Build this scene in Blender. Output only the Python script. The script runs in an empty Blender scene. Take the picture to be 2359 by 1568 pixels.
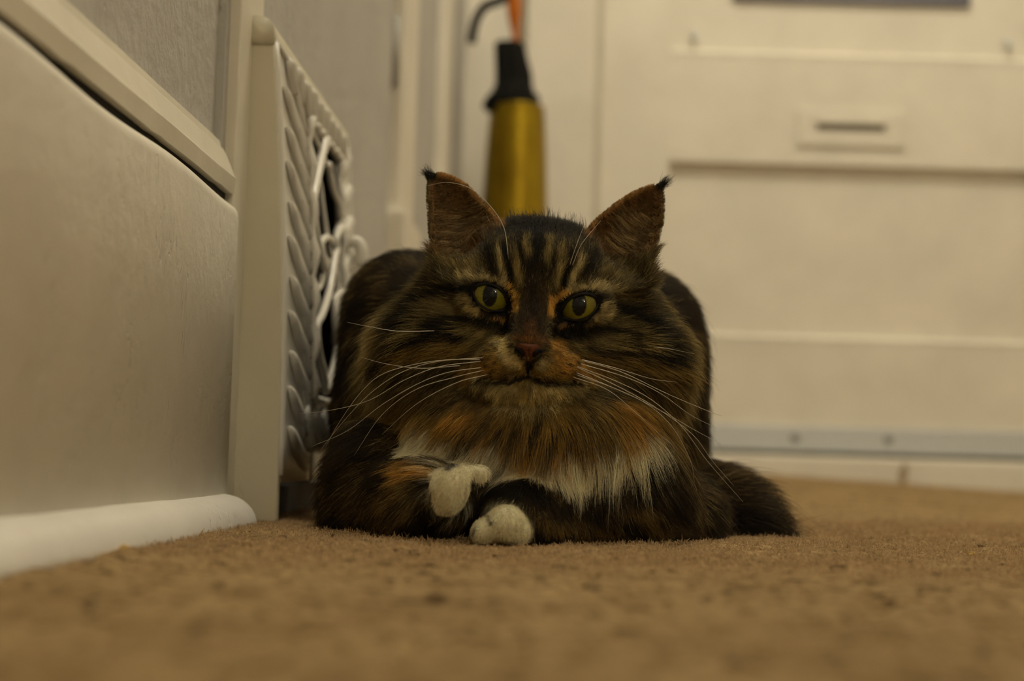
import bpy, bmesh, math
import numpy as np
from mathutils import Matrix, Vector, kdtree

rng = np.random.default_rng(7)
SC = bpy.context.scene
COL = SC.collection

# ------------------------------------------------------------------ camera
F = 3499.0                      # focal length in pixels of the 2359 px wide frame
CAMZ = 0.037
cam_d = bpy.data.cameras.new('camera')
cam = bpy.data.objects.new('camera', cam_d)
COL.objects.link(cam)
cam_d.sensor_fit = 'HORIZONTAL'
cam_d.sensor_width = 23.6
cam_d.lens = 23.6 * F / 2359.0
cam_d.clip_start = 0.01
CM = (Matrix.Rotation(math.radians(90 + 4.41), 3, 'X') @ Matrix.Rotation(math.radians(1.6), 3, 'Z'))
cam.matrix_world = Matrix.Translation((0, 0, CAMZ)) @ CM.to_4x4()
cam_d.dof.use_dof = True
cam_d.dof.focus_distance = 0.688
cam_d.dof.aperture_fstop = 4.5
SC.camera = cam

# ------------------------------------------------------------------ light
SC.view_settings.view_transform = 'Standard'
SC.view_settings.look = 'None'
SC.view_settings.gamma = 1.0
SC.view_settings.use_curve_mapping = False
SC.view_settings.exposure = 0.0
SC.cycles.max_bounces = 10
SC.cycles.diffuse_bounces = 6
world = bpy.data.worlds.new('world')
SC.world = world
world.use_nodes = True
world.node_tree.nodes['Background'].inputs[0].default_value = (0.9, 0.75, 0.5, 1)
world.node_tree.nodes['Background'].inputs[1].default_value = 0.02


def lamp(name, loc, power, radius, color):
    d = bpy.data.lights.new(name, 'POINT')
    d.energy = power
    d.shadow_soft_size = radius
    d.color = color
    o = bpy.data.objects.new(name, d)
    o.location = loc
    COL.objects.link(o)
    return o


lamp('hall_ceiling_lamp', (0.30, 1.32, 2.20), 46, 0.09, (1.0, 0.90, 0.72))
lamp('far_room_lamp', (1.55, -2.6, 1.95), 48, 0.12, (1.0, 0.88, 0.68))


# ------------------------------------------------------------------ helpers
def at(px, py, y):
    """world point seen at photo pixel (px, py) at distance y down the hall"""
    d = CM @ Vector(((px - 1179.5) / F, -(py - 784.0) / F, -1.0))
    t = y / d.y
    return Vector((d.x * t, y, CAMZ + d.z * t))


def lin(r, g, b):
    f = lambda c: ((c / 255 + 0.055) / 1.055) ** 2.4 if c > 10 else c / 255 / 12.92
    return (f(r), f(g), f(b), 1)


def smooth(a, b, x):
    t = np.clip((x - a) / (b - a), 0, 1)
    return t * t * (3 - 2 * t)


_lat = rng.random((32, 32, 32)).astype(np.float32)


def vnoise(p):
    """value noise, p is (n,3)"""
    i = np.floor(p).astype(int)
    f = p - i
    f = f * f * (3 - 2 * f)
    out = 0
    for dx in (0, 1):
        wx = f[:, 0] if dx else 1 - f[:, 0]
        for dy in (0, 1):
            wy = f[:, 1] if dy else 1 - f[:, 1]
            for dz in (0, 1):
                wz = f[:, 2] if dz else 1 - f[:, 2]
                out = out + wx * wy * wz * _lat[(i[:, 0] + dx) % 32, (i[:, 1] + dy) % 32, (i[:, 2] + dz) % 32]
    return out


class NT:
    def __init__(self, name):
        self.m = bpy.data.materials.new(name)
        self.m.use_nodes = True
        self.t = self.m.node_tree
        self.b = self.t.nodes['Principled BSDF']

    def n(self, kind, **kw):
        x = self.t.nodes.new(kind)
        for k, v in kw.items():
            if k.startswith('_'):
                setattr(x, k[1:], v)
            else:
                x.inputs[k.replace('__', ' ')].default_value = v
        return x

    def l(self, a, b):
        self.t.links.new(a, b)


def paint_mat(name, col, rough=0.45, bump=0.15, scale=60, grime=None, scratch=0.0, spec=0.35):
    """painted wood or plaster: faint brush relief, optional worn patches"""
    k = NT(name)
    k.b.inputs['Roughness'].default_value = rough
    k.b.inputs['Specular IOR Level'].default_value = spec
    tc = k.n('ShaderNodeTexCoord')
    nz = k.n('ShaderNodeTexNoise', Scale=scale, Detail=5.0, Roughness=0.6)
    k.l(tc.outputs['Object'], nz.inputs['Vector'])
    big = k.n('ShaderNodeTexNoise', Scale=9.0, Detail=6.0, Roughness=0.65)
    k.l(tc.outputs['Object'], big.inputs['Vector'])
    rp = k.n('ShaderNodeValToRGB')
    rp.color_ramp.elements[0].position = 0.30
    rp.color_ramp.elements[1].position = 0.72
    g = grime or tuple(c * 0.86 for c in col[:3])
    rp.color_ramp.elements[0].color = (*g[:3], 1)
    rp.color_ramp.elements[1].color = (*col[:3], 1)
    k.l(big.outputs['Fac'], rp.inputs['Fac'])
    k.l(rp.outputs['Color'], k.b.inputs['Base Color'])
    h = nz.outputs['Fac']
    bp = k.n('ShaderNodeBump', Strength=bump, Distance=0.004 if scratch > 0 else 0.002)
    if scratch > 0:
        mp = k.n('ShaderNodeMapping')
        mp.inputs['Scale'].default_value = (34, 105, 28)
        k.l(tc.outputs['Object'], mp.inputs['Vector'])
        wz = k.n('ShaderNodeTexNoise', Scale=1.0, Detail=2.5, Roughness=0.6, Distortion=0.8)
        k.l(mp.outputs['Vector'], wz.inputs['Vector'])
        sb = k.n('ShaderNodeMath', _operation='SUBTRACT')
        sb.inputs[1].default_value = 0.5
        k.l(wz.outputs['Fac'], sb.inputs[0])
        ab = k.n('ShaderNodeMath', _operation='ABSOLUTE')
        k.l(sb.outputs[0], ab.inputs[0])
        r2 = k.n('ShaderNodeValToRGB')
        r2.color_ramp.elements[0].position = 0.0
        r2.color_ramp.elements[1].position = 0.028
        k.l(ab.outputs[0], r2.inputs['Fac'])
        msk = k.n('ShaderNodeTexNoise', Scale=28.0, Detail=2.0)
        k.l(tc.outputs['Object'], msk.inputs['Vector'])
        gt = k.n('ShaderNodeMath', _operation='GREATER_THAN')
        gt.inputs[1].default_value = 0.57
        k.l(msk.outputs['Fac'], gt.inputs[0])
        mx = k.n('ShaderNodeMath', _operation='SUBTRACT')
        mx.inputs[0].default_value = 1.0
        k.l(r2.outputs['Color'], mx.inputs[1])
        mm = k.n('ShaderNodeMath', _operation='MULTIPLY')
        k.l(mx.outputs[0], mm.inputs[0])
        k.l(gt.outputs[0], mm.inputs[1])
        ad = k.n('ShaderNodeMath', _operation='MULTIPLY_ADD')
        ad.inputs[1].default_value = -scratch
        k.l(mm.outputs[0], ad.inputs[0])
        k.l(h, ad.inputs[2])
        h = ad.outputs[0]
    k.l(h, bp.inputs['Height'])
    k.l(bp.outputs['Normal'], k.b.inputs['Normal'])
    return k.m


def plain(name, col, rough=0.5, metal=0.0, spec=0.4, bump=0.0, scale=200):
    k = NT(name)
    k.b.inputs['Base Color'].default_value = (*col[:3], 1)
    k.b.inputs['Roughness'].default_value = rough
    k.b.inputs['Metallic'].default_value = metal
    k.b.inputs['Specular IOR Level'].default_value = spec
    tc = k.n('ShaderNodeTexCoord')
    nz = k.n('ShaderNodeTexNoise', Scale=scale, Detail=4.0)
    k.l(tc.outputs['Object'], nz.inputs['Vector'])
    hs = k.n('ShaderNodeMixRGB', _blend_type='MULTIPLY', Fac=0.25)
    hs.inputs['Color1'].default_value = (*col[:3], 1)
    k.l(nz.outputs['Fac'], hs.inputs['Color2'])
    g = k.n('ShaderNodeGamma', Gamma=0.9)
    k.l(hs.outputs[0], g.inputs[0])
    k.l(g.outputs[0], k.b.inputs['Base Color'])
    if bump:
        bp = k.n('ShaderNodeBump', Strength=bump, Distance=0.001)
        k.l(nz.outputs['Fac'], bp.inputs['Height'])
        k.l(bp.outputs['Normal'], k.b.inputs['Normal'])
    return k.m


def new_obj(name, data, parent=None, **props):
    o = bpy.data.objects.new(name, data)
    COL.objects.link(o)
    if parent is not None:
        o.parent = parent
    for k, v in props.items():
        o[k] = v
    return o


def mesh_obj(name, verts, faces, mat, parent=None, smooth_shade=False, bevel=0.0, **props):
    me = bpy.data.meshes.new(name)
    me.from_pydata([tuple(v) for v in verts], [], [tuple(f) for f in faces])
    bm = bmesh.new()
    bm.from_mesh(me)
    bmesh.ops.recalc_face_normals(bm, faces=bm.faces)
    if bevel > 0:
        bmesh.ops.bevel(bm, geom=list(bm.edges), offset=bevel, segments=2, profile=0.5, affect='EDGES', clamp_overlap=True)
    bm.to_mesh(me)
    bm.free()
    me.materials.append(mat)
    if smooth_shade:
        me.polygons.foreach_set('use_smooth', [True] * len(me.polygons))
    return new_obj(name, me, parent, **props)


BOXF = [(0, 1, 3, 2), (4, 6, 7, 5), (0, 4, 5, 1), (2, 3, 7, 6), (0, 2, 6, 4), (1, 5, 7, 3)]


def box(name, lo, hi, mat, parent=None, bevel=0.0, fr=None, **props):
    """box between lo and hi, in the frame function fr if one is given"""
    vs = [(x, y, z) for x in (lo[0], hi[0]) for y in (lo[1], hi[1]) for z in (lo[2], hi[2])]
    if fr:
        vs = [fr(*v) for v in vs]
    return mesh_obj(name, vs, BOXF, mat, parent, bevel=bevel, **props)


def tube_data(pts, rad, seg=8):
    """closed tube along pts, radius per point: verts, faces"""
    pts = [Vector(p) for p in pts]
    n = len(pts)
    vs, fs = [], []
    nrm = None
    for i, p in enumerate(pts):
        t = (pts[min(i + 1, n - 1)] - pts[max(i - 1, 0)]).normalized()
        if nrm is None:
            nrm = t.orthogonal().normalized()
        nrm = (nrm - t * nrm.dot(t)).normalized()
        b = t.cross(nrm)
        for k in range(seg):
            a = 2 * math.pi * k / seg
            vs.append(p + (nrm * math.cos(a) + b * math.sin(a)) * rad[i])
    for i in range(n - 1):
        for k in range(seg):
            a, b_ = i * seg + k, i * seg + (k + 1) % seg
            fs.append((a, b_, b_ + seg, a + seg))
    fs.append(tuple(range(seg))[::-1])
    fs.append(tuple((n - 1) * seg + k for k in range(seg)))
    return vs, fs


def spline(ctrl, n):
    """Catmull-Rom through the control points, n samples"""
    c = np.array([tuple(p) for p in ctrl], float)
    c = np.vstack([2 * c[0] - c[1], c, 2 * c[-1] - c[-2]])
    m = len(c) - 3
    out = []
    for s in np.linspace(0, m - 1e-6, n):
        i = int(s)
        t = s - i
        p0, p1, p2, p3 = c[i:i + 4]
        out.append(0.5 * (2 * p1 + (p2 - p0) * t + (2 * p0 - 5 * p1 + 4 * p2 - p3) * t * t + (3 * p1 - p0 - 3 * p2 + p3) * t ** 3))
    return out


def tube(name, ctrl, r0, r1, mat, parent=None, n=16, seg=8, prof=None, **props):
    pts = spline(ctrl, n)
    tt = np.linspace(0, 1, n)
    rad = [r0 + (r1 - r0) * t for t in tt] if prof is None else [prof(t) for t in tt]
    v, f = tube_data(pts, rad, seg)
    return mesh_obj(name, v, f, mat, parent, smooth_shade=True, **props)


def lathe(name, prof, mat, parent=None, loc=(0, 0, 0), seg=40, **props):
    """prof: list of (radius, z)"""
    vs, fs = [], []
    for r, z in prof:
        for k in range(seg):
            a = 2 * math.pi * k / seg
            vs.append((loc[0] + r * math.cos(a), loc[1] + r * math.sin(a), loc[2] + z))
    for i in range(len(prof) - 1):
        for k in range(seg):
            a, b = i * seg + k, i * seg + (k + 1) % seg
            fs.append((a, b, b + seg, a + seg))
    return mesh_obj(name, vs, fs, mat, parent, smooth_shade=True, **props)


def extrude(name, prof, s0, s1, fr, mat, parent=None, n=2, smooth_shade=False, wob=None, **props):
    """profile [(o, z)] swept along s in frame fr, ends closed"""
    vs, fs = [], []
    m = len(prof)
    ss = np.linspace(s0, s1, n)
    for s in ss:
        for j, (o, z) in enumerate(prof):
            w = wob(s, j) if wob else (0, 0)
            vs.append(fr(o + w[0], s, z + w[1]))
    for i in range(n - 1):
        for j in range(m):
            a, b = i * m + j, i * m + (j + 1) % m
            fs.append((a, b, b + m, a + m))
    fs.append(tuple(range(m)))
    fs.append(tuple((n - 1) * m + j for j in range(m))[::-1])
    return mesh_obj(name, vs, fs, mat, parent, smooth_shade=smooth_shade, **props)


# the left wall runs down the hall, turned 2.2 degrees; o = out of the wall, s = depth, z = up
TA = math.radians(2.2)


def W(o, s, z):
    return Vector((-0.1534 + (s - 0.8) * math.tan(TA) + o * math.cos(TA), s - o * math.sin(TA), z))


# ------------------------------------------------------------------ materials
M_wall = paint_mat('wall_paint', (0.50, 0.49, 0.455), 0.7, 0.4, 90, scratch=0.6)
M_base = paint_mat('baseboard_paint', (0.76, 0.725, 0.63), 0.75, 0.30, 60, scratch=1.1, spec=0.1)
M_trim = paint_mat('trim_paint', (0.74, 0.70, 0.58), 0.4, 0.25, 70)
M_shoe = paint_mat('shoe_paint', (0.80, 0.78, 0.72), 0.35, 0.3, 50, scratch=0.7)
M_reg = paint_mat('register_paint', (0.64, 0.60, 0.46), 0.38, 0.18, 40, scratch=0.25)
M_iron = paint_mat('grille_paint', (0.72, 0.70, 0.63), 0.3, 0.1, 120, spec=0.5)
M_door = paint_mat('door_paint', (0.78, 0.74, 0.63), 0.45, 0.08, 30)
M_dark = plain('cavity_shade', (0.012, 0.011, 0.01), 0.9)  # near-black colour stands in for shade inside the gap and the duct
M_alu = plain('aluminium_strip', (0.62, 0.66, 0.68), 0.45, 0.6)
M_gap_shade = plain('gap_shade', (0.06, 0.06, 0.045), 0.7)  # dark colour for the shaded gap at the door foot
M_ceil = paint_mat('ceiling_paint', (0.78, 0.76, 0.70), 0.8, 0.1, 60)
M_bare = plain('bare_wood', (0.05, 0.04, 0.028), 0.8, bump=0.4, scale=90)

M_hinge = plain('hinge_paint', (0.40, 0.40, 0.36), 0.6)

# ------------------------------------------------------------------ room shell
ZC = 2.42


def carpet_z(x, y):
    t = smooth(1.45, 2.35, y)
    return t * np.clip(0.021 - 0.042 * (x - 0.43), 0.0, 0.03)


# carpet floor
def carpet_material():
    k = NT('carpet')
    k.b.inputs['Roughness'].default_value = 0.95
    k.b.inputs['Specular IOR Level'].default_value = 0.1
    tc = k.n('ShaderNodeTexCoord')
    n1 = k.n('ShaderNodeTexNoise', Scale=260.0, Detail=4.0, Roughness=0.7)
    n2 = k.n('ShaderNodeTexNoise', Scale=22.0, Detail=3.0, Roughness=0.6)
    vo = k.n('ShaderNodeTexVoronoi', Scale=150.0)
    for x in (n1, n2, vo):
        k.l(tc.outputs['Object'], x.inputs['Vector'])
    r = k.n('ShaderNodeValToRGB')
    r.color_ramp.elements[0].position = 0.25
    r.color_ramp.elements[1].position = 0.75
    r.color_ramp.elements[0].color = (0.225, 0.15, 0.068, 1)
    r.color_ramp.elements[1].color = (0.53, 0.375, 0.185, 1)
    k.l(n1.outputs['Fac'], r.inputs['Fac'])
    r2 = k.n('ShaderNodeValToRGB')
    r2.color_ramp.elements[0].position = 0.3
    r2.color_ramp.elements[1].position = 0.7
    r2.color_ramp.elements[0].color = (0.70, 0.67, 0.64, 1)
    r2.color_ramp.elements[1].color = (1, 1, 1, 1)
    k.l(n2.outputs['Fac'], r2.inputs['Fac'])
    mx = k.n('ShaderNodeMixRGB', _blend_type='MULTIPLY', Fac=1.0)
    k.l(r.outputs['Color'], mx.inputs['Color1'])
    k.l(r2.outputs['Color'], mx.inputs['Color2'])
    fl = k.n('ShaderNodeTexNoise', Scale=135.0, Detail=1.0, Roughness=0.4)  # dark flecks painted for backing and shade in the tuft gaps
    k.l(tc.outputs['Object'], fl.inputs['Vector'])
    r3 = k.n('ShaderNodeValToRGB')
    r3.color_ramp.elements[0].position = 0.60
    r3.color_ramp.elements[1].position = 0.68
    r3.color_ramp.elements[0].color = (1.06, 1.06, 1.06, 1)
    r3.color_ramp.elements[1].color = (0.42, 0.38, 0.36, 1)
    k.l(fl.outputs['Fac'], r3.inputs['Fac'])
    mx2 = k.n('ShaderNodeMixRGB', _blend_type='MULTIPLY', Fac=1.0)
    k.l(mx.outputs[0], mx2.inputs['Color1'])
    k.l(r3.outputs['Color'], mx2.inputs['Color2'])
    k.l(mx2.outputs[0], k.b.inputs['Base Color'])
    s = k.n('ShaderNodeMath', _operation='ADD')
    k.l(n1.outputs['Fac'], s.inputs[0])
    k.l(vo.outputs['Distance'], s.inputs[1])
    bp = k.n('ShaderNodeBump', Strength=0.9, Distance=0.004)
    k.l(s.outputs[0], bp.inputs['Height'])
    k.l(bp.outputs['Normal'], k.b.inputs['Normal'])
    return k.m


M_carpet = carpet_material()


def carpet_relief(x, y):
    p = np.stack([x, y, np.zeros_like(x)], 1)
    a = vnoise(p * 120.0)
    b = vnoise(p * 260.0 + 7.3)
    c = vnoise(p * 30.0 + 3.1)
    pits = np.clip((vnoise(p * 150.0 + 11.7) - 0.70) / 0.16, 0, 1)
    return (a - 0.5) * 0.0016 + (b - 0.5) * 0.0010 + (c - 0.5) * 0.0022 - pits * 0.0045


def grid_mesh(xs, ys, relief=True):
    X, Y = np.meshgrid(xs, ys)
    z = carpet_z(X.ravel(), Y.ravel())
    if relief:
        z = z + carpet_relief(X.ravel(), Y.ravel())
    co = np.stack([X.ravel(), Y.ravel(), z], 1)
    nx, ny = len(xs), len(ys)
    idx = np.arange(nx * ny).reshape(ny, nx)
    q = np.stack([idx[:-1, :-1], idx[:-1, 1:], idx[1:, 1:], idx[1:, :-1]], -1).reshape(-1, 4)
    return co, q


def np_mesh(name, co, q, smooth_shade=True):
    me = bpy.data.meshes.new(name)
    me.vertices.add(len(co))
    me.vertices.foreach_set('co', co.astype(np.float32).ravel())
    k = q.shape[1]
    me.loops.add(q.size)
    me.loops.foreach_set('vertex_index', q.astype(np.int32).ravel())
    me.polygons.add(len(q))
    me.polygons.foreach_set('loop_start', np.arange(0, q.size, k, dtype=np.int32))
    me.polygons.foreach_set('use_smooth', np.full(len(q), smooth_shade))
    me.update(calc_edges=True)
    me.validate()
    return me


ys = np.concatenate([np.linspace(-4.3, 0.12, 12)[:-1], np.linspace(0.12, 1.0, 640), np.linspace(1.0, 2.60, 180)[1:]])
xs = np.concatenate([np.linspace(-0.45, -0.2, 4)[:-1], np.linspace(-0.2, 0.32, 380), np.linspace(0.32, 1.75, 90)[1:]])
co, q = grid_mesh(xs, ys)
fm = np_mesh('floor', co, q)
fm.materials.append(M_carpet)
floor = new_obj('floor', fm, kind='structure', label='beige brown cut pile carpet floor under the cat')

# short pile standing where the eye can pick out the tufts
NP = 110000
px_ = rng.uniform(-0.16, 0.36, NP)
py_ = 0.46 + 0.75 * rng.random(NP) ** 1.2
keep = (np.abs(px_ - 0.02) < 0.36 * py_ + 0.02)
px_, py_ = px_[keep], py_[keep]
pz_ = carpet_z(px_, py_) + carpet_relief(px_, py_)
NP = len(px_)
r0 = np.stack([px_, py_, pz_ - 0.0004], 1)
dv = rng.normal(size=(NP, 3)) * np.array([0.55, 0.55, 0.25]) + np.array([0, 0, 0.9])
dv /= np.linalg.norm(dv, axis=1, keepdims=True)
ln = rng.uniform(0.0010, 0.0024, (NP, 1)) * (smooth(0.42, 0.60, py_) * (1 - smooth(0.95, 1.2, py_)))[:, None] * (1 - 0.65 * np.clip((vnoise(r0 * np.array([150, 150, 0]) + 11.7) - 0.66) / 0.1, 0, 1))[:, None]
bend = rng.normal(size=(NP, 3)) * 0.5
pp_ = np.stack([r0, r0 + dv * ln * 0.5, r0 + (dv + bend * 0.6) * ln], 1)
pdat = bpy.data.hair_curves.new('pile')
pdat.add_curves([3] * NP)
pdat.attributes['position'].data.foreach_set('vector', pp_.astype(np.float32).ravel())
ra_ = pdat.attributes.get('radius') or pdat.attributes.new('radius', 'FLOAT', 'POINT')
ra_.data.foreach_set('value', np.tile(np.array([0.00022, 0.00020, 0.00010], np.float32), NP))
kp = NT('carpet_pile')
kp.b.inputs['Roughness'].default_value = 0.9
kp.b.inputs['Specular IOR Level'].default_value = 0.1
kp.b.inputs['Base Color'].default_value = (0.50, 0.36, 0.20, 1)
tn = kp.n('ShaderNodeTexNoise', Scale=400.0, Detail=2.0)
tcp = kp.n('ShaderNodeTexCoord')
kp.l(tcp.outputs['Object'], tn.inputs['Vector'])
rpp = kp.n('ShaderNodeValToRGB')
rpp.color_ramp.elements[0].position, rpp.color_ramp.elements[1].position = 0.3, 0.7
rpp.color_ramp.elements[0].color = (0.32, 0.22, 0.115, 1)
rpp.color_ramp.elements[1].color = (0.66, 0.49, 0.29, 1)
kp.l(tn.outputs['Fac'], rpp.inputs['Fac'])
kp.l(rpp.outputs['Color'], kp.b.inputs['Base Color'])
trp = kp.n('ShaderNodeBsdfTranslucent')
kp.l(rpp.outputs['Color'], trp.inputs['Color'])
mxp = kp.n('ShaderNodeMixShader')
mxp.inputs[0].default_value = 0.45
kp.l(kp.b.outputs[0], mxp.inputs[1])
kp.l(trp.outputs[0], mxp.inputs[2])
kp.l(mxp.outputs[0], kp.t.nodes['Material Output'].inputs['Surface'])
pdat.materials.append(kp.m)
new_obj('pile', pdat, floor, kind='stuff')

# walls
box('wall_left', (-0.12, -4.3, -0.02), (0.0, 2.56, ZC), M_wall, fr=W, kind='structure', label='grey white plaster wall above the baseboard')
box('wall_right', (1.70, -4.3, -0.02), (1.80, 2.56, ZC), M_ceil, kind='structure', label='plain cream side wall')
box('wall_back', (-0.5, 2.46, -0.02), (1.8, 2.56, ZC), M_door, kind='structure', label='cream wall around the panelled door')
box('wall_front', (-0.6, -4.4, -0.02), (1.8, -4.3, ZC), M_ceil, kind='structure', label='plain cream end wall')
box('ceiling', (-0.6, -4.4, ZC), (1.8, 2.56, ZC + 0.08), M_ceil, kind='structure', label='plain cream ceiling')

# ---- left baseboard, its cap and shoe moulding
bz = at(505, 462, 0.772).z
rnd = [(0.0126, 0.0)]
prof = [(-0.02, -0.01), (0.0126, -0.01)]
for a in np.linspace(0, math.pi / 2, 7):
    prof.append((0.0126 - 0.008 + 0.008 * math.cos(a), bz - 0.008 + 0.008 * math.sin(a)))
prof.append((-0.02, bz))


def base_wob(s, j):
    e = max(0.0, (s - 0.776) / 0.012)       # the far end rolls over towards the register
    return (-0.0085 * e * e if 0 < j < 9 else 0.0, 0.0012 * math.sin(s * 31) - (0.010 * e ** 2 if 1 < j else 0))


baseb = extrude('baseboard_left', prof, -3.0, 0.788, W, M_base, n=240, smooth_shade=True, wob=base_wob,
                kind='structure', label='tall scuffed off-white baseboard along the hall wall')
# cap
c0 = at(510, 447, 0.770)
cz = bz + 0.0032
capp = [(-0.01, cz + 0.001), (0.0098, cz), (0.0108, cz + 0.0080), (0.0100, cz + 0.0095), (0.0052, cz + 0.0215), (0.0042, cz + 0.0225),
        (0.0034, cz + 0.0262), (0.0020, cz + 0.0272), (-0.01, cz + 0.0272)]


def cap_wob(s, j):
    return (0.00012 * math.sin(s * 47 + j) + 0.00012 * max(0, math.sin(s * 61 + 2 * j)) * math.sin(s * 290 + 2 * j), 0.00012 * math.sin(s * 37 + 1.7 * j) + (0.00035 if j < 2 else 0.0001) * max(0, math.sin(s * 53)) * math.sin(s * 330 + j))


extrude('trim_1', capp, -3.0, 0.770, W, M_trim, n=300, wob=cap_wob, kind='structure', label='chipped cream cap moulding along the baseboard top')
box('trim_2', (-0.005, -3.0, bz - 0.012), (0.0060, 0.769, cz + 0.002), M_dark, fr=W, kind='structure', label='dark strip standing in for shade in the gap under the cap moulding')  # dark filler paints in the shade of the gap
# shoe moulding with rounded end
sp = []
R = 0.0150
vs, fs = [], []
ss = list(np.linspace(-3.0, 0.765, 160)) + [0.770, 0.775, 0.780, 0.784, 0.787, 0.789]
for s in ss:
    e = max(0.0, (s - 0.765) / 0.024)
    r = R * math.sqrt(max(0.02, 1 - e * e)) * (1 + 0.012 * math.sin(s * 34) + 0.008 * math.sin(s * 110))
    for a in np.linspace(0, math.pi / 2, 9):
        vs.append(W(0.0120 + r * 1.15 * math.cos(a), s, -0.001 + r * 1.05 * math.sin(a)))
    vs.append(W(0.006, s, -0.002 + r * 1.05))
    vs.append(W(0.006, s, -0.006))
m = 11
for i in range(len(ss) - 1):
    for j in range(m):
        a, b = i * m + j, i * m + (j + 1) % m
        fs.append((a, b, b + m, a + m))
fs.append(tuple(range(m)))
fs.append(tuple((len(ss) - 1) * m + j for j in range(m))[::-1])
mesh_obj('trim_3', vs, fs, M_shoe, smooth_shade=True, kind='structure', label='white rounded shoe moulding along the carpet')

# vertical casing strip between the baseboard and the register
box('trim_4', (-0.005, 0.772, 0.0), (0.0100, 0.826, ZC), M_trim, fr=W, bevel=0.001, kind='structure', label='upright cream casing strip behind the iron register')
box('trim_5', (-0.005, 0.764, cz + 0.02), (0.004, 0.772, ZC), M_wall, fr=W, kind='structure', label='thin painted bead beside the casing strip')

# closet door and casings farther along the left wall
d2 = new_obj('door_2', None, kind='structure', label='plain grey white closet door in the side wall')
box('door_leaf', (-0.01, 0.830, 0.012), (0.0035, 1.46, 2.0), M_wall, d2, fr=W)
for zz in (0.43, 1.0, 1.75):
    vv, ff = tube_data([W(0.006, 1.462, zz - 0.035), W(0.006, 1.462, zz + 0.035)], [0.0035, 0.0035], 8)
    mesh_obj('hinge', vv, ff, M_hinge, d2, smooth_shade=True)
box('trim_6', (-0.005, 1.47, 0.0), (0.014, 1.60, 2.05), M_door, fr=W, bevel=0.003, kind='structure', label='cream casing upright beside the closet door')
box('trim_7', (-0.005, 1.455, 0.0), (0.022, 1.615, 0.274), M_door, fr=W, bevel=0.003, kind='structure', label='plinth block under the closet casing')
box('trim_8', (-0.005, 1.97, 0.0), (0.012, 2.06, 2.05), M_door, fr=W, bevel=0.003, kind='structure', label='slim cream casing near the hall corner')

# ------------------------------------------------------------------ panelled front door with letter plate
DY = 2.43


def D(x, y, z):                 # door frame: y counts out of the door face towards the hall
    return Vector((x, DY - y, z))


d1 = new_obj('door_1', None, kind='structure', label='cream painted panelled front door with a letter plate')
DL, DR, PL, PR = 0.134, 0.965, 0.2465, 0.834
box('door_stile', (DL, -0.035, 0.055), (PL, 0.0, 2.02), M_door, d1, bevel=0.001, fr=D)
box('door_stile', (PR, -0.035, 0.055), (DR, 0.0, 2.02), M_door, d1, bevel=0.001, fr=D)
box('door_rail', (PL, -0.035, 0.055), (PR, 0.0, 0.238), M_door, d1, fr=D)
box('door_rail', (PL, -0.035, 0.5235), (PR, 0.0, 0.700), M_door, d1, fr=D)
box('door_panel', (PL, -0.034, 0.23), (PR, -0.016, 0.53), M_door, d1, fr=D)
box('door_panel', (PL, -0.034, 0.69), (PR, -0.014, 2.0), M_door, d1, fr=D)


def bead(name, x0, x1, z, h, d, parent):    # sloped glazing bead lying on a rail, filling the panel recess
    vs = [D(x0, -d, z), D(x0, 0.001, z), D(x0, 0.001, z + h * 0.25), D(x0, -d, z + h),
          D(x1, -d, z), D(x1, 0.001, z), D(x1, 0.001, z + h * 0.25), D(x1, -d, z + h)]
    return mesh_obj(name, vs, [(0, 1, 2, 3), (4, 7, 6, 5), (0, 4, 5, 1), (1, 5, 6, 2), (2, 6, 7, 3), (3, 7, 4, 0)], M_door, parent)


bead('panel_bead', PL, PR, 0.2375, 0.010, 0.016, d1)
bead('panel_bead', PL, PR, 0.699, 0.013, 0.014, d1)
M_glass = plain('dark_pane', (0.10, 0.10, 0.13), 0.25)
pane = box('door_pane', (0.346, -0.016, 0.7955), (0.735, -0.006, 1.6), M_glass, d1, fr=D, label='dark window pane set in the upper door')
for x in (0.2835, 0.797):
    v, f = tube_data([D(x, -0.016, 0.738), D(x, -0.006, 0.736), D(x, 0.0, 0.731), D(x, 0.001, 0.722)], [0.0045, 0.0045, 0.004, 0.0035], 8)
    mesh_obj('hook', v, f, M_alu, d1, smooth_shade=True, label='small metal hook in the upper panel')
lp = box('letter_plate', (0.452, -0.002, 0.5535), (0.627, 0.0055, 0.6135), M_door, d1, bevel=0.002, fr=D, label='painted letter plate with a narrow slot')
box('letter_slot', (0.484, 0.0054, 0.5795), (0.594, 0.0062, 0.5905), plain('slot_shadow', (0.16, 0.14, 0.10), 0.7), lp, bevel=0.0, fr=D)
box('slot_hood', (0.480, 0.005, 0.5905), (0.598, 0.0105, 0.5945), M_door, lp, bevel=0.001, fr=D)
ws = box('weather_strip', (DL, 0.0, 0.0600), (DR, 0.006, 0.100), M_alu, d1, bevel=0.001, fr=D, label='bluish metal weather strip at the door foot')
box('gap_strip', (DL, 0.0, 0.0535), (DR, 0.009, 0.0600), M_gap_shade, ws, fr=D, label='dark strip standing in for the shaded gap under the door')  # solid dark strip paints in the shade of the gap above the threshold
M_screw = plain('screw_head', (0.28, 0.29, 0.28), 0.5, 0.4)
for px in (1830, 2045):
    p = at(px, 1008 + (px - 1830) * 0.02, DY)
    v, f = tube_data([D(p.x, 0.005, p.z), D(p.x, 0.0085, p.z), D(p.x, 0.0095, p.z)], [0.008, 0.007, 0.003], 14)
    mesh_obj('screw', v, f, M_screw, ws, smooth_shade=True)
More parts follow.
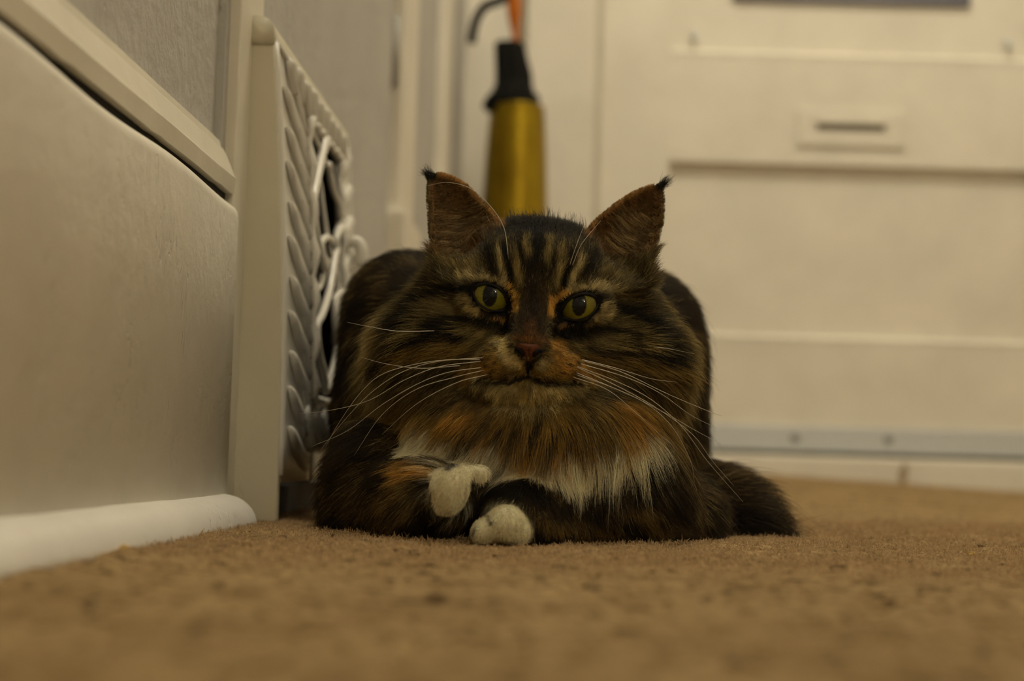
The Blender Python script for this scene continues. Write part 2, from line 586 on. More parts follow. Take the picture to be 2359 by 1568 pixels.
# door frame and threshold
box('trim_9', (0.010, 2.40, 0.0), (0.1215, 2.46, 2.1), M_door, bevel=0.002, kind='structure', label='cream door frame upright beside the umbrella stand')
box('trim_10', (0.1215, 2.436, 0.0), (0.134, 2.46, 2.1), plain('door_gap', (0.60, 0.56, 0.45), 0.6), kind='structure', label='narrow gap at the door edge')
box('trim_11', (0.966, 2.40, 0.0), (1.08, 2.46, 2.1), M_door, bevel=0.002, kind='structure', label='cream door frame upright beyond the door')
th = box('trim_12', (0.06, 2.385, -0.01), (1.05, 2.47, 0.0525), M_door, bevel=0.006, kind='structure', label='worn cream threshold board under the door')
M_stain = plain('worn_stain', (0.33, 0.24, 0.14), 0.8)
mesh_obj('chip', [(0.610, 2.3843, 0.028), (0.618, 2.3843, 0.046), (0.626, 2.3843, 0.040), (0.621, 2.3843, 0.012), (0.613, 2.3843, 0.012)],
         [(0, 1, 2, 3, 4)], M_stain, th, label='brown chip in the threshold paint')

# ------------------------------------------------------------------ brass umbrella stand and umbrella
def brass_material():
    k = NT('brass')
    k.b.inputs['Metallic'].default_value = 0.97
    k.b.inputs['Roughness'].default_value = 0.36
    tc = k.n('ShaderNodeTexCoord')
    mp = k.n('ShaderNodeMapping')
    mp.inputs['Scale'].default_value = (1, 1, 0.35)
    nz = k.n('ShaderNodeTexNoise', Scale=18.0, Detail=4.0)
    k.l(tc.outputs['Object'], mp.inputs[0])
    k.l(mp.outputs[0], nz.inputs['Vector'])
    r = k.n('ShaderNodeValToRGB')
    r.color_ramp.elements[0].position = 0.3
    r.color_ramp.elements[1].position = 0.7
    r.color_ramp.elements[0].color = (0.16, 0.098, 0.006, 1)
    r.color_ramp.elements[1].color = (0.40, 0.275, 0.020, 1)
    k.l(nz.outputs['Fac'], r.inputs['Fac'])
    k.l(r.outputs[0], k.b.inputs['Base Color'])
    return k.m


M_brass = brass_material()
SX, SY = -0.0015, 2.25
cz0 = float(carpet_z(np.array([SX]), np.array([SY]))[0])
us = new_obj('umbrella_stand', None, label='tall tapered brass umbrella stand by the front door', category='umbrella stand')
us.location = (SX, SY, cz0)
rt = 0.0405
prof = [(0.0, 0.0), (0.064, 0.0), (0.066, 0.004), (0.064, 0.010), (0.060, 0.014), (0.0575, 0.06), (0.0545, 0.18), (0.0500, 0.36), (0.0455, 0.46), (0.0425, 0.51), (rt, 0.528),
        (rt + 0.001, 0.531), (rt - 0.0005, 0.533), (rt - 0.002, 0.528), (0.046, 0.40), (0.052, 0.02), (0, 0.02)]
lathe('stand_body', prof, M_brass, us)
lathe('foot_ring', [(0.062, 0.001), (0.0685, 0.001), (0.0700, 0.005), (0.0685, 0.009), (0.062, 0.010)], M_brass, us)

M_black = plain('black_cloth', (0.007, 0.007, 0.006), 0.9, spec=0.08, bump=0.3, scale=300)
M_blk2 = plain('black_plastic', (0.006, 0.006, 0.006), 0.5, spec=0.15)
M_orange = plain('orange_wood', (0.50, 0.12, 0.008), 0.5, spec=0.15)
um = new_obj('umbrella', None, label='folded black umbrella with orange shaft and black crook handle in the brass stand', category='umbrella')
um.location = (SX, SY, cz0)


def UL(p):
    return Vector((p.x - SX, p.y - SY, p.z - cz0))


tube('shaft', [UL(at(1196, 300, SY)), UL(at(1190, 120, SY)), UL(at(1186, 60, SY)), UL(at(1182, -30, SY)), UL(at(1178, -85, SY))], 0.006, 0.0125, M_orange, um, 24, 14,
     prof=lambda t: 0.0055 if t < 0.42 else 0.0055 + 0.0055 * float(smooth(0.42, 0.62, t)), label='orange lacquered shaft')
hk = [(1180, -78), (1172, -40), (1165, -8), (1145, 4), (1118, 14), (1100, 38), (1091, 65), (1086, 98)]
tube('handle', [UL(at(x, y, SY - 0.008)) for x, y in hk], 0.0068, 0.0072, M_blk2, um, 40, 12, label='black crook handle')
# folded cloth: pleated body and the loose skirt over the stand rim
vs, fs = [], []
rows = [(0.118 + 0.0, 0), ]
zt = [(100, 1141, 1206), (108, 1140, 1209), (140, 1141, 1216), (170, 1142, 1224), (200, 1142, 1225), (212, 1136, 1228), (222, 1124, 1238), (236, 1111, 1241), (246, 1114, 1240), (262, 1128, 1238), (285, 1140, 1232), (360, 1165, 1222), (460, 1178, 1208)]
SEG = 48
for i, (py, l, r) in enumerate(zt):
    a, b = UL(at(l, py, SY)), UL(at(r, py, SY))
    cx, rx = (a.x + b.x) / 2, (b.x - a.x) / 2
    if py > 270:
        cx, rx = 0.0, min(rx, 0.034)
    for k in range(SEG):
        an = 2 * math.pi * k / SEG
        pl = 1 + (0.09 * math.sin(an * 8 + i * 0.35) + 0.04 * math.sin(an * 5 + 1)) * (0.4 if abs(math.cos(an)) > 0.9 else 1)
        dy = min(rx, 0.038) * math.sin(an) * pl
        vs.append((cx + rx * math.cos(an) * pl, dy, (a.z + b.z) / 2 + (0.004 * math.sin(an * 3 + 1) if 5 < i < 9 else 0)))
for i in range(len(zt) - 1):
    for k in range(SEG):
        a, b = i * SEG + k, i * SEG + (k + 1) % SEG
        fs.append((a, b, b + SEG, a + SEG))
fs.append(tuple(range(SEG)))
fs.append(tuple((len(zt) - 1) * SEG + k for k in range(SEG))[::-1])
can = mesh_obj('canopy', vs, fs, M_black, um, smooth_shade=True, label='folded black cloth')
ts = [UL(at(1183, 206, SY))]
vv = []
for k in range(33):
    an = 2 * math.pi * k / 32
    vv.append(Vector((ts[0].x + 0.0285 * math.cos(an), 0.0285 * math.sin(an), ts[0].z)))
v, f = tube_data(vv, [0.0030] * 33, 6)
mesh_obj('tie_strap', v, f, M_blk2, um, smooth_shade=True)

# ------------------------------------------------------------------ cast-iron wall register
RS0, RS1, RT, RB = 0.800, 1.072, 0.264, 0.0205


def RF(o, s, z):
    """on the register face: o out of the leaning face plate"""
    lean = 0.0205 + 0.0125 * (1 - (max(z, 0) / RT) ** 2.2)
    return W(lean + o, s, z)


rg = new_obj('wall_register', None, label='white cast iron floor register with scrolled open grille set in the hall baseboard', category='register')
# end panel and top lip
vs, fs = [], []
zz = np.linspace(0.0, RT - 0.004, 14)
for z in zz:
    w_ = 0.0012 * math.sin(z * 60)
    for s in (RS0, RS0 + 0.006):
        for p in (W(0.0035, s, z), RF(0.0, s, z)):
            vs.append(p)
for i in range(len(zz) - 1):
    a = i * 4
    for j, k in ((0, 1), (1, 3), (3, 2), (2, 0)):
        fs.append((a + j, a + k, a + 4 + k, a + 4 + j))
fs += [(0, 1, 3, 2), tuple(len(vs) - 4 + j for j in (0, 2, 3, 1))]
mesh_obj('end_panel', vs, fs, M_reg, rg, smooth_shade=False, bevel=0.0008)
v, f = [], []
lip = []
for a in np.linspace(math.pi, 0, 9):
    lip.append((0.0115 + 0.0105 * math.cos(a) * 0.98, RT - 0.006 + 0.0115 * math.sin(a) ** 0.6))
extrude('top_lip', [(0.001, RT - 0.010)] + lip + [(0.0215, RT - 0.010)], RS0 - 0.0015, RS1, W, M_reg, rg, n=30, smooth_shade=True)
box('back_plate', (0.0005, RS0 + 0.004, 0.0), (0.004, RS1, RT - 0.01), M_dark, rg, fr=W, label='black plate standing in for the shade in the duct')  # black liner paints in the darkness of the duct
box('duct_end', (0.001, RS1 - 0.006, 0.018), (0.0225, RS1 - 0.004, RT - 0.012), M_dark, rg, fr=W, label='black end plate standing in for the shade in the duct')
box('kick_board', (0.004, RS0 + 0.006, 0.0), (0.016, RS1, 0.017), M_bare, rg, fr=W, label='bare dark wood under the grille')
# face plate: frame of four strips round the opening, each bent to the leaning face
O_S0, O_S1, O_Z0, O_Z1 = 0.897, 1.018, 0.068, 0.236


def face_strip(name, s0, s1, z0, z1, ns=10, nz=14, th=0.003):
    vs, fs = [], []
    S, Z = np.linspace(s0, s1, ns), np.linspace(z0, z1, nz)
    for o in (0.0, -th):
        for z in Z:
            for s in S:
                vs.append(RF(o, s, z))
    q = lambda l, i, j: l * ns * nz + i * ns + j
    for i in range(nz - 1):
        for j in range(ns - 1):
            for l in (0, 1):
                fs.append((q(l, i, j), q(l, i, j + 1), q(l, i + 1, j + 1), q(l, i + 1, j)))
    for i in range(nz - 1):
        for j in (0, ns - 1):
            fs.append((q(0, i, j), q(1, i, j), q(1, i + 1, j), q(0, i + 1, j)))
    for j in range(ns - 1):
        for i in (0, nz - 1):
            fs.append((q(0, i, j), q(1, i, j), q(1, i, j + 1), q(0, i, j + 1)))
    return mesh_obj(name, vs, fs, M_iron, rg, smooth_shade=True)


face_strip('face_plate', RS0 + 0.0005, O_S0, RB, RT - 0.004)
face_strip('face_plate', O_S1, RS1, RB, RT - 0.004)
face_strip('face_plate', O_S0, O_S1, RB, O_Z0)
face_strip('face_plate', O_S0, O_S1, O_Z1, RT - 0.004)
# raised inner moulding round the opening
for ctrl in ([(O_S0, O_Z0), (O_S0, O_Z1)], [(O_S1, O_Z0), (O_S1, O_Z1)], [(O_S0, O_Z0), (O_S1, O_Z0)], [(O_S0, O_Z1), (O_S1, O_Z1)]):
    p0, p1 = ctrl
    pts = [RF(0.0015 + 0.0012 * math.sin(t * 40), p0[0] + (p1[0] - p0[0]) * t, p0[1] + (p1[1] - p0[1]) * t) for t in np.linspace(0, 1, 24)]
    v, f = tube_data(pts, [0.0024 + 0.0005 * math.sin(i * 1.7) for i in range(24)], 8)
    mesh_obj('inner_moulding', v, f, M_iron, rg, smooth_shade=True)
# outer raised edge
for p0, p1 in (((RS0 + 0.004, RB + 0.004), (RS0 + 0.004, RT - 0.008)), ((RS1 - 0.003, RB + 0.004), (RS1 - 0.003, RT - 0.008)),
               ((RS0 + 0.004, RT - 0.008), (RS1 - 0.003, RT - 0.008))):
    pts = [RF(0.0, p0[0] + (p1[0] - p0[0]) * t, p0[1] + (p1[1] - p0[1]) * t) for t in np.linspace(0, 1, 16)]
    v, f = tube_data(pts, [0.0022] * 16, 8)
    mesh_obj('outer_edge', v, f, M_iron, rg, smooth_shade=True)


def lobe(s, z, ang, L, w, h, curl=0.6):
    """acanthus lobe: ridge that rises and rolls over at its tip"""
    vs, fs = [], []
    n, m = 9, 7
    ca, sa = math.cos(ang), math.sin(ang)
    for i in range(n):
        t = i / (n - 1)
        wid = w * (0.35 + 0.65 * math.sin(math.pi * min(1, t * 0.62 + 0.18))) * math.sqrt(max(0.02, 1 - (max(0, t - 0.72) / 0.28) ** 2))
        bend = curl * t * t * 0.5
        for j in range(m):
            c = -1 + 2 * j / (m - 1)
            u_, v_ = L * t, wid * c + bend * L * 0.5
            hh = h * (0.25 + 0.75 * t) * (1 - 0.85 * c * c) + (0.0012 * math.cos(c * 9) * (1 - t))
            if t > 0.85:
                hh *= 1 - 0.5 * ((t - 0.85) / 0.15) ** 2
            vs.append(RF(hh, s + u_ * ca - v_ * sa, z + u_ * sa + v_ * ca))
    for i in range(n - 1):
        for j in range(m - 1):
            a = i * m + j
            fs.append((a, a + 1, a + m + 1, a + m))
    k = len(vs)
    for i in range(n):                       # skirt down to the plate so the leaf has thickness
        for j in (0, m - 1):
            p = vs[i * m + j]
    me = mesh_obj('acanthus_leaf', vs, fs, M_iron, rg, smooth_shade=True)
    sol = me.modifiers.new('thickness', 'SOLIDIFY')
    sol.thickness = 0.0018
    sol.offset = 0.0
    return me


zl = 0.030
i = 0
while zl < 0.225:
    lobe(0.884, zl, math.pi - 0.20, 0.064 + 0.004 * (i % 2), 0.0060, 0.0034, -0.42)
    lobe(0.886, zl + 0.010, math.pi - 0.42, 0.040, 0.0036, 0.0026, -0.5)
    zl += 0.0205
    i += 1
for i in range(9):
    lobe(0.850 + i * 0.0245, O_Z1 + 0.003, math.pi / 2 + 0.75 - 0.1 * (i % 2), 0.024, 0.0055, 0.0055, 0.6)
for i in range(9):
    lobe(1.026, 0.046 + i * 0.0225, 0.45, 0.038, 0.0055, 0.0048, 0.5)
for i in range(6):
    lobe(0.87 + i * 0.03, O_Z0 - 0.006, -math.pi / 2 + 0.5, 0.030, 0.007, 0.007, 0.6)


# scrollwork of the open grille: stems, buds and rolled ends


def on_face(px, py, o):
    """a spot of the leaning face: px runs across the opening from its near to its far side"""
    f = min(1.0, max(0.0, (px - 712) / 84.0))
    sm = 1 / ((1 - f) / 0.899 + f / 1.016)
    return RF(o, sm, min(O_Z1 + 0.002, max(O_Z0 - 0.002, at(px, py, sm).z)))


STEMS = [
    ([(758, 296), (745, 355), (730, 402), (714, 459), (715, 509), (724, 560), (735, 600), (747, 622)], 0.0042, 0.0032, 0.001),
    ([(711, 258), (722, 290), (732, 312), (747, 340), (762, 375)], 0.0034, 0.0024, -0.001),
    ([(762, 375), (768, 405), (776, 440), (790, 470), (800, 500)], 0.0028, 0.0030, 0.001),
    ([(732, 400), (745, 425), (752, 480), (764, 560), (776, 600), (788, 640), (790, 668)], 0.0024, 0.0024, -0.001),
    ([(764, 560), (756, 549), (744, 549), (735, 560), (738, 585), (747, 600), (752, 606)], 0.0030, 0.0028, 0.001),
    ([(800, 520), (785, 535), (779, 552), (780, 575), (772, 600), (756, 670), (734, 724), (719, 750), (722, 800), (736, 860), (744, 910)], 0.0030, 0.0034, 0.001),
    ([(800, 672), (778, 682), (772, 700), (772, 745), (779, 800)], 0.0030, 0.0028, 0.001),
    ([(800, 790), (778, 800), (772, 830), (762, 862), (744, 905)], 0.0032, 0.0030, 0.001),
    ([(784, 590), (789, 630), (790, 668), (786, 720), (780, 800)], 0.0026, 0.0026, -0.001),
    ([(711, 640), (722, 660), (732, 664), (742, 650), (747, 622)], 0.0026, 0.0030, -0.001),
]
for ctrl, ra0, ra1, oo in STEMS:
    cp_ = [on_face(x, y, oo) for x, y in ctrl]
    tube('scroll', cp_, ra0 * 0.8, ra1 * 0.8, M_iron, rg, 20 + 6 * len(ctrl), 8,
         prof=lambda t, a=ra0 * 0.8, b=ra1 * 0.8: (a + (b - a) * t) * math.sqrt(max(0.01, 1 - abs(2 * t - 1) ** 24)) * (1 + 0.35 * math.exp(-((t - 0.04) / 0.07) ** 2) + 0.3 * math.exp(-((t - 0.95) / 0.08) ** 2)))
# lever at the far side
lv = tube('lever', [RF(0.000, 1.045, 0.182), RF(0.007, 1.046, 0.183), RF(0.010, 1.046, 0.178), RF(0.010, 1.047, 0.166)], 0.0040, 0.0050, M_iron, rg, 14, 10)

# crumbs on the carpet
M_crumb = plain('crumb', (0.55, 0.36, 0.10), 0.7)
for i, (px, py, lab) in enumerate([(284, 1264, 'tiny yellow crumb on the carpet against the white shoe moulding'), (2238, 1276, 'tiny yellow crumb on the open carpet right of the cat')]):
    lo, hi = 0.3, 1.2
    for _ in range(40):
        sm = (lo + hi) / 2
        lo, hi = (sm, hi) if at(px, py, sm).z > 0.0015 else (lo, sm)
    c = at(px, py, lo)
    bm = bmesh.new()
    bmesh.ops.create_icosphere(bm, subdivisions=2, radius=0.0016 if i == 0 else 0.0012)
    for k, v in enumerate(bm.verts):
        v.co *= 0.75 + 0.5 * rng.random()
        v.co.x *= 1.5
    me = bpy.data.meshes.new('crumb')
    bm.to_mesh(me)
    bm.free()
    me.materials.append(M_crumb)
    o = new_obj('crumb', me, label=lab, category='crumb', group='crumbs on the carpet')
    o.location = c

# ------------------------------------------------------------------ the cat
cat = new_obj('cat', None, label='fluffy brown tabby cat with white bib loafing on the carpet, facing forward', category='cat')
CX, CY = 0.012, 0.80
cat.location = (CX, CY, 0.0)
H = 0.0021                                   # grid step of the body field
G0 = np.array([-0.150, 0.612, -0.006])
GN = np.array([150, 228, 130])
fld = np.full(GN, 0.04, np.float32)
gx = (G0[0] + H * np.arange(GN[0])).astype(np.float32)
gy = (G0[1] + H * np.arange(GN[1])).astype(np.float32)
gz = (G0[2] + H * np.arange(GN[2])).astype(np.float32)
# camera axes, reused as the cat's axes: across, up, back
AX = np.array(CM @ Vector((1, 0, 0)))
AU = np.array(CM @ Vector((0, 1, 0)))
AB = np.array(CM @ Vector((0, 0, -1)))


def sub(c, r, pad=0.022):
    lo = np.clip(np.floor((c - r - pad - G0) / H).astype(int), 0, GN)
    hi = np.clip(np.ceil((c + r + pad - G0) / H).astype(int) + 1, 0, GN)
    s = tuple(slice(a, b) for a, b in zip(lo, hi))
    X, Y, Z = np.meshgrid(gx[s[0]], gy[s[1]], gz[s[2]], indexing='ij')
    return s, X, Y, Z


def smin(s, d, k):
    a = fld[s]
    h = np.clip(0.5 + 0.5 * (a - d) / k, 0, 1)
    fld[s] = a * (1 - h) + d * h - k * h * (1 - h)


def smax_cut(s, d, k):                       # smooth subtraction of d
    a = fld[s]
    b = -d
    h = np.clip(0.5 - 0.5 * (a - b) / k, 0, 1)
    fld[s] = a * (1 - h) + b * h + k * h * (1 - h)


def ell(c, r, k=0.010, rot=0.0, cut=False):
    """ellipsoid, radii across / back / up in cm, rolled by rot degrees (clockwise seen from the front)"""
    c = np.array(tuple(c))
    r = np.array(r) / 100.0
    s, X, Y, Z = sub(c, np.full(3, max(r)))
    P = np.stack([X - c[0], Y - c[1], Z - c[2]], -1)
    a, u, b = P @ AX, P @ AU, P @ AB
    t = math.radians(rot)
    a, u = a * math.cos(t) - u * math.sin(t), a * math.sin(t) + u * math.cos(t)
    q = np.sqrt((a / r[0]) ** 2 + (b / r[1]) ** 2 + (u / r[2]) ** 2) + 1e-6
    g = np.sqrt((a / r[0] ** 2) ** 2 + (b / r[1] ** 2) ** 2 + (u / r[2] ** 2) ** 2) + 1e-6
    d = q * (q - 1) / g
    (smax_cut if cut else smin)(s, d.astype(np.float32), k)


def cap(p, q_, r0, r1, k=0.010):
    p, q_ = np.array(tuple(p)), np.array(tuple(q_))
    r0, r1 = r0 / 100, r1 / 100
    c, e = (p + q_) / 2, np.abs(p - q_) / 2 + max(r0, r1)
    s, X, Y, Z = sub(c, e)
    P = np.stack([X, Y, Z], -1) - p
    v = q_ - p
    t = np.clip(P @ v / (v @ v), 0, 1)
    d = np.linalg.norm(P - t[..., None] * v, axis=-1) - (r0 + (r1 - r0) * t)
    smin(s, d.astype(np.float32), k)


def seg_dist(pu, pv, a, b):
    ab = (b[0] - a[0], b[1] - a[1])
    t = np.clip(((pu - a[0]) * ab[0] + (pv - a[1]) * ab[1]) / (ab[0] ** 2 + ab[1] ** 2 + 1e-12), 0, 1)
    return np.hypot(pu - a[0] - t * ab[0], pv - a[1] - t * ab[1])


# cat laid out in image pixels along the camera axes: u across, v down, 5000 units per metre, origin chosen at the eyes
KU = F / 0.70
OR = np.array(tuple(at(1232, 694, 0.70)))


def pixel_chart(P):
    d = np.asarray(P) - OR
    return 1232 + d @ AX * KU, 694 - d @ AU * KU


def to_pixel_chart(px, py, y):
    u, v = pixel_chart(np.array(tuple(at(px, py, y)))[None])
    return float(u[0]), float(v[0])


# trunk, haunches, chest
ell((0.010, 0.930, 0.070), (9.3, 13.5, 8.0), 0.02)
ell((0.004, 0.800, 0.070), (8.4, 8.5, 6.9), 0.02)
ell((-0.064, 0.885, 0.055), (3.5, 8.5, 6.0), 0.02)
ell((0.072, 0.890, 0.055), (3.6, 9.0, 6.2), 0.02)
ell(at(935, 700, 0.90), (2.6, 6.0, 2.6), 0.045)
ell(at(1490, 745, 0.88), (1.9, 6.0, 2.3), 0.045)
ell((0.008, 0.93, 0.105), (7.0, 11.0, 5.0), 0.03)
ell(at(1222, 880, 0.755), (6.0, 5.0, 4.2), 0.018)
ell(at(1235, 1010, 0.715), (5.4, 4.2, 3.3), 0.018)
ell(at(1225, 1130, 0.715), (6.6, 4.0, 2.3), 0.015)
# folded forelegs
cap(at(870, 1140, 0.745), at(1000, 1152, 0.672), 2.0, 1.5, 0.010)
cap(at(1475, 1160, 0.735), at(1200, 1195, 0.668), 2.1, 1.5, 0.012)
ell(at(1450, 1100, 0.715), (1.9, 2.6, 2.3), 0.015)
ell(at(885, 1075, 0.750), (1.9, 3.0, 2.3), 0.012)
# paws
ell(at(1036, 1126, 0.651), (0.82, 1.2, 1.05), 0.004, 18)
ell(at(1024, 1165, 0.652), (0.5, 0.8, 0.45), 0.004)
cap(at(1072, 1080, 0.660), at(1106, 1097, 0.655), 0.25, 0.46, 0.003)
ell(at(1164, 1208, 0.648), (0.82, 1.2, 0.78), 0.004)
ell(at(1116, 1226, 0.6485), (0.55, 1.0, 0.55), 0.0035)
ell(at(1190, 1228, 0.650), (0.5, 1.0, 0.5), 0.004)
# hind foot and tail
ell(at(1560, 1170, 0.775), (1.7, 4.0, 1.6), 0.012)
tl = [at(1500, 1120, 0.90), at(1600, 1140, 0.868), at(1655, 1170, 0.835), at(1695, 1185, 0.810), at(1725, 1200, 0.795)]
for i in range(4):
    cap(tl[i], tl[i + 1], (1.8, 1.8, 1.7, 1.5)[i], (1.8, 1.7, 1.5, 1.0)[i], 0.008)
# head
ell(at(1238, 655, 0.737), (4.6, 4.3, 3.0), 0.010, 6)
ell(at(1222, 800, 0.740), (5.9, 4.6, 3.2), 0.014, 6)
ell(at(985, 795, 0.730), (2.0, 2.6, 2.2), 0.012)
ell(at(1468, 822, 0.730), (2.0, 2.6, 2.2), 0.012)
ell(at(1048, 665, 0.742), (1.5, 2.6, 1.7), 0.012)
ell(at(1430, 698, 0.742), (1.5, 2.6, 1.7), 0.012)
ell(at(1233, 640, 0.706), (2.3, 1.5, 1.6), 0.010, 6)
cap(at(1229, 690, 0.697), at(1218, 790, 0.677), 0.95, 0.80, 0.010)
ell(at(1166, 836, 0.6835), (1.30, 1.4, 0.95), 0.009, 6)
ell(at(1268, 846, 0.6835), (1.30, 1.4, 0.95), 0.009, 6)
ell(at(1210, 890, 0.6850), (2.0, 1.45, 0.80), 0.005)
ell(at(1150, 868, 0.6885), (1.2, 1.4, 0.8), 0.006)
ell(at(1285, 876, 0.6885), (1.2, 1.4, 0.8), 0.006)
ell(at(1218, 806, 0.6735), (0.62, 0.55, 0.42), 0.005)
# the mouth line under the whisker pads
for a, b in (((1217, 846), (1205, 866)), ((1205, 866), (1165, 877)), ((1165, 877), (1115, 868)), ((1217, 846), (1226, 868)), ((1226, 868), (1268, 882)), ((1268, 882), (1322, 876))):
    pa, pb = at(*a, 0.6660 + 0.00008 * abs(a[0] - 1217)), at(*b, 0.6660 + 0.00008 * abs(b[0] - 1217))
    c_ = (np.array(tuple(pa)) + np.array(tuple(pb))) / 2
    s, X, Y, Z = sub(c_, np.full(3, 0.008))
    P = np.stack([X, Y, Z], -1) - np.array(tuple(pa))
    v_ = np.array(tuple(pb - pa))
    t_ = np.clip(P @ v_ / (v_ @ v_), 0, 1)
    q_ = P - t_[..., None] * v_
    q_[..., 1] *= 0.30                       # a groove reaching inwards
    smax_cut(s, (np.linalg.norm(q_, axis=-1) - 0.0021).astype(np.float32), 0.002)
# eyes: lids round the eyeball, then the almond opening
EYES = [(1131, 686, 0.7030, 28, 48, 29.5), (1334, 708, 0.7030, -22, 50, 29.5)]
for ex, ey, eyy, tilt, ea, eb in EYES:
    ell(at(ex, ey, eyy), (1.42, 1.15, 1.22), 0.005, tilt)
for ex, ey, eyy, tilt, ea, eb in EYES:
    ell(at(ex, ey, eyy - 0.0125), (ea / 50 * 1.02, 1.0, eb / 50 * 1.0), 0.002, tilt, cut=True)

# ears: cupped shells
EARS = [
    dict(y=0.718, pts=[(986, 396), (1012, 393), (1044, 404), (1075, 425), (1105, 458), (1135, 490), (1158, 522), (1165, 570), (1140, 630), (1060, 650), (1010, 640),
                       (1000, 590), (992, 540), (987, 490), (984, 440)], side=-1),
    dict(y=0.718, pts=[(1530, 420), (1505, 424), (1470, 437), (1430, 462), (1395, 490), (1362, 522), (1345, 570), (1370, 640), (1440, 670), (1494, 655),
                       (1497, 600), (1512, 560), (1526, 510), (1532, 460)], side=1)]


def ear_depth(e, u, v, d):
    """how far back the middle of the cup lies from its rim"""
    cup = 1 - np.exp(-np.maximum(-d, 0) / 55.0)
    return e['y'] + 0.015 * cup + 0.00009 * (560 - v)


def poly_sd(u, v, pts):
    d = np.full(u.shape, 1e9)
    inside = np.zeros(u.shape, bool)
    n = len(pts)
    for i in range(n):
        a, b = pts[i], pts[(i + 1) % n]
        d = np.minimum(d, seg_dist(u, v, a, b))
        cond = ((a[1] > v) != (b[1] > v))
        with np.errstate(divide='ignore', invalid='ignore'):
            xi = (b[0] - a[0]) * (v - a[1]) / (b[1] - a[1] + 1e-12) + a[0]
        inside ^= cond & (u < xi)
    return np.where(inside, -d, d)


ell(at(1068, 548, 0.708), (1.0, 1.5, 0.95), 0.004, -20, cut=True)
ell(at(1430, 566, 0.708), (1.0, 1.5, 0.95), 0.004, 20, cut=True)
for e in EARS:
    cp = [to_pixel_chart(px, py, e['y']) for px, py in e['pts']]
    c3 = [(c[0], c[1], 0) for c in cp]
    e['cp'] = [(p[0], p[1]) for p in spline(c3 + [c3[0]], 60)][:-1]
    mid = at(np.mean([p[0] for p in e['pts']]), np.mean([p[1] for p in e['pts']]), e['y'] + 0.005)
    s, X, Y, Z = sub(np.array(tuple(mid)), np.array([0.028, 0.026, 0.032]), 0.004)
    P = np.stack([X, Y, Z], -1)
    u, v = pixel_chart(P)
    d2 = poly_sd(u, v, e['cp'])
    y0 = ear_depth(e, u, v, d2)
    dp = np.maximum(d2 / KU - 0.0008, np.abs(Y - y0) * 0.8 - 0.0019)
    smin(s, dp.astype(np.float32), 0.004)
# flatten against the carpet
fld = np.maximum(fld, (0.0005 - gz)[None, None, :])


def sample(field, P):
    q = np.clip((P - G0) / H, 0.001, np.array(GN) - 1.001)
    i = q.astype(int)
    f = q - i
    out = 0
    for dx in (0, 1):
        for dy in (0, 1):
            for dz in (0, 1):
                w = (f[:, 0] if dx else 1 - f[:, 0]) * (f[:, 1] if dy else 1 - f[:, 1]) * (f[:, 2] if dz else 1 - f[:, 2])
                out = out + w * field[i[:, 0] + dx, i[:, 1] + dy, i[:, 2] + dz]
    return out


GR = np.gradient(fld, H)


def normal_at(P):
    n = np.stack([sample(g, P) for g in GR], 1)
    return n / (np.linalg.norm(n, axis=1, keepdims=True) + 1e-9)


def surface_nets(f):
    ins = f < 0
    nx, ny, nz = f.shape
    acc = np.zeros((nx - 1, ny - 1, nz - 1, 3), np.float32)
    cnt = np.zeros((nx - 1, ny - 1, nz - 1), np.float32)
    quads = []
    base = np.indices((nx - 1, ny - 1, nz - 1)).transpose(1, 2, 3, 0)
    for ax in range(3):
        sl0 = [slice(None)] * 3
        sl1 = [slice(None)] * 3
        sl0[ax], sl1[ax] = slice(0, -1), slice(1, None)
        a, b = f[tuple(sl0)], f[tuple(sl1)]
        cross = (a < 0) != (b < 0)
        I = np.argwhere(cross)
        va, vb = a[cross], b[cross]
        t = va / (va - vb)
        pos = I.astype(np.float32)
        pos[:, ax] += t
        o1, o2 = [x for x in range(3) if x != ax]
        ok = (I[:, o1] > 0) & (I[:, o2] > 0) & (I[:, o1] < f.shape[o1] - 1) & (I[:, o2] < f.shape[o2] - 1)
        I, pos, va = I[ok], pos[ok], va[ok]
        cells = []
        for d1, d2 in ((0, 0), (1, 0), (1, 1), (0, 1)):
            J = I.copy()
            J[:, o1] -= d1
            J[:, o2] -= d2
            np.add.at(acc, (J[:, 0], J[:, 1], J[:, 2]), pos)
            np.add.at(cnt, (J[:, 0], J[:, 1], J[:, 2]), 1)
            cells.append(np.ravel_multi_index(J.T, (nx - 1, ny - 1, nz - 1)))
        qd = np.stack(cells, 1)
        flip = (va > 0) if ax != 1 else (va < 0)
        qd[flip] = qd[flip][:, ::-1]
        quads.append(qd)
    q = np.concatenate(quads)
    used = np.unique(q)
    mp = np.zeros((nx - 1) * (ny - 1) * (nz - 1), np.int64)
    mp[used] = np.arange(len(used))
    v = (acc / np.maximum(cnt, 1)[..., None]).reshape(-1, 3)[used] * H + G0
    return v, mp[q]


V, Q = surface_nets(fld)
# keep the one connected body
lab = np.arange(len(V))
for _ in range(400):
    m = lab[Q].min(1)
    new = lab.copy()
    for j in range(4):
        np.minimum.at(new, Q[:, j], m)
    if (new == lab).all():
        break
    lab = new
main = np.bincount(lab).argmax()
keep = lab == main
Q = Q[keep[Q].all(1)]
mp = np.cumsum(keep) - 1
Q = mp[Q]
V = V[keep]
VN = normal_at(V)
print('cat body', len(V), len(Q))

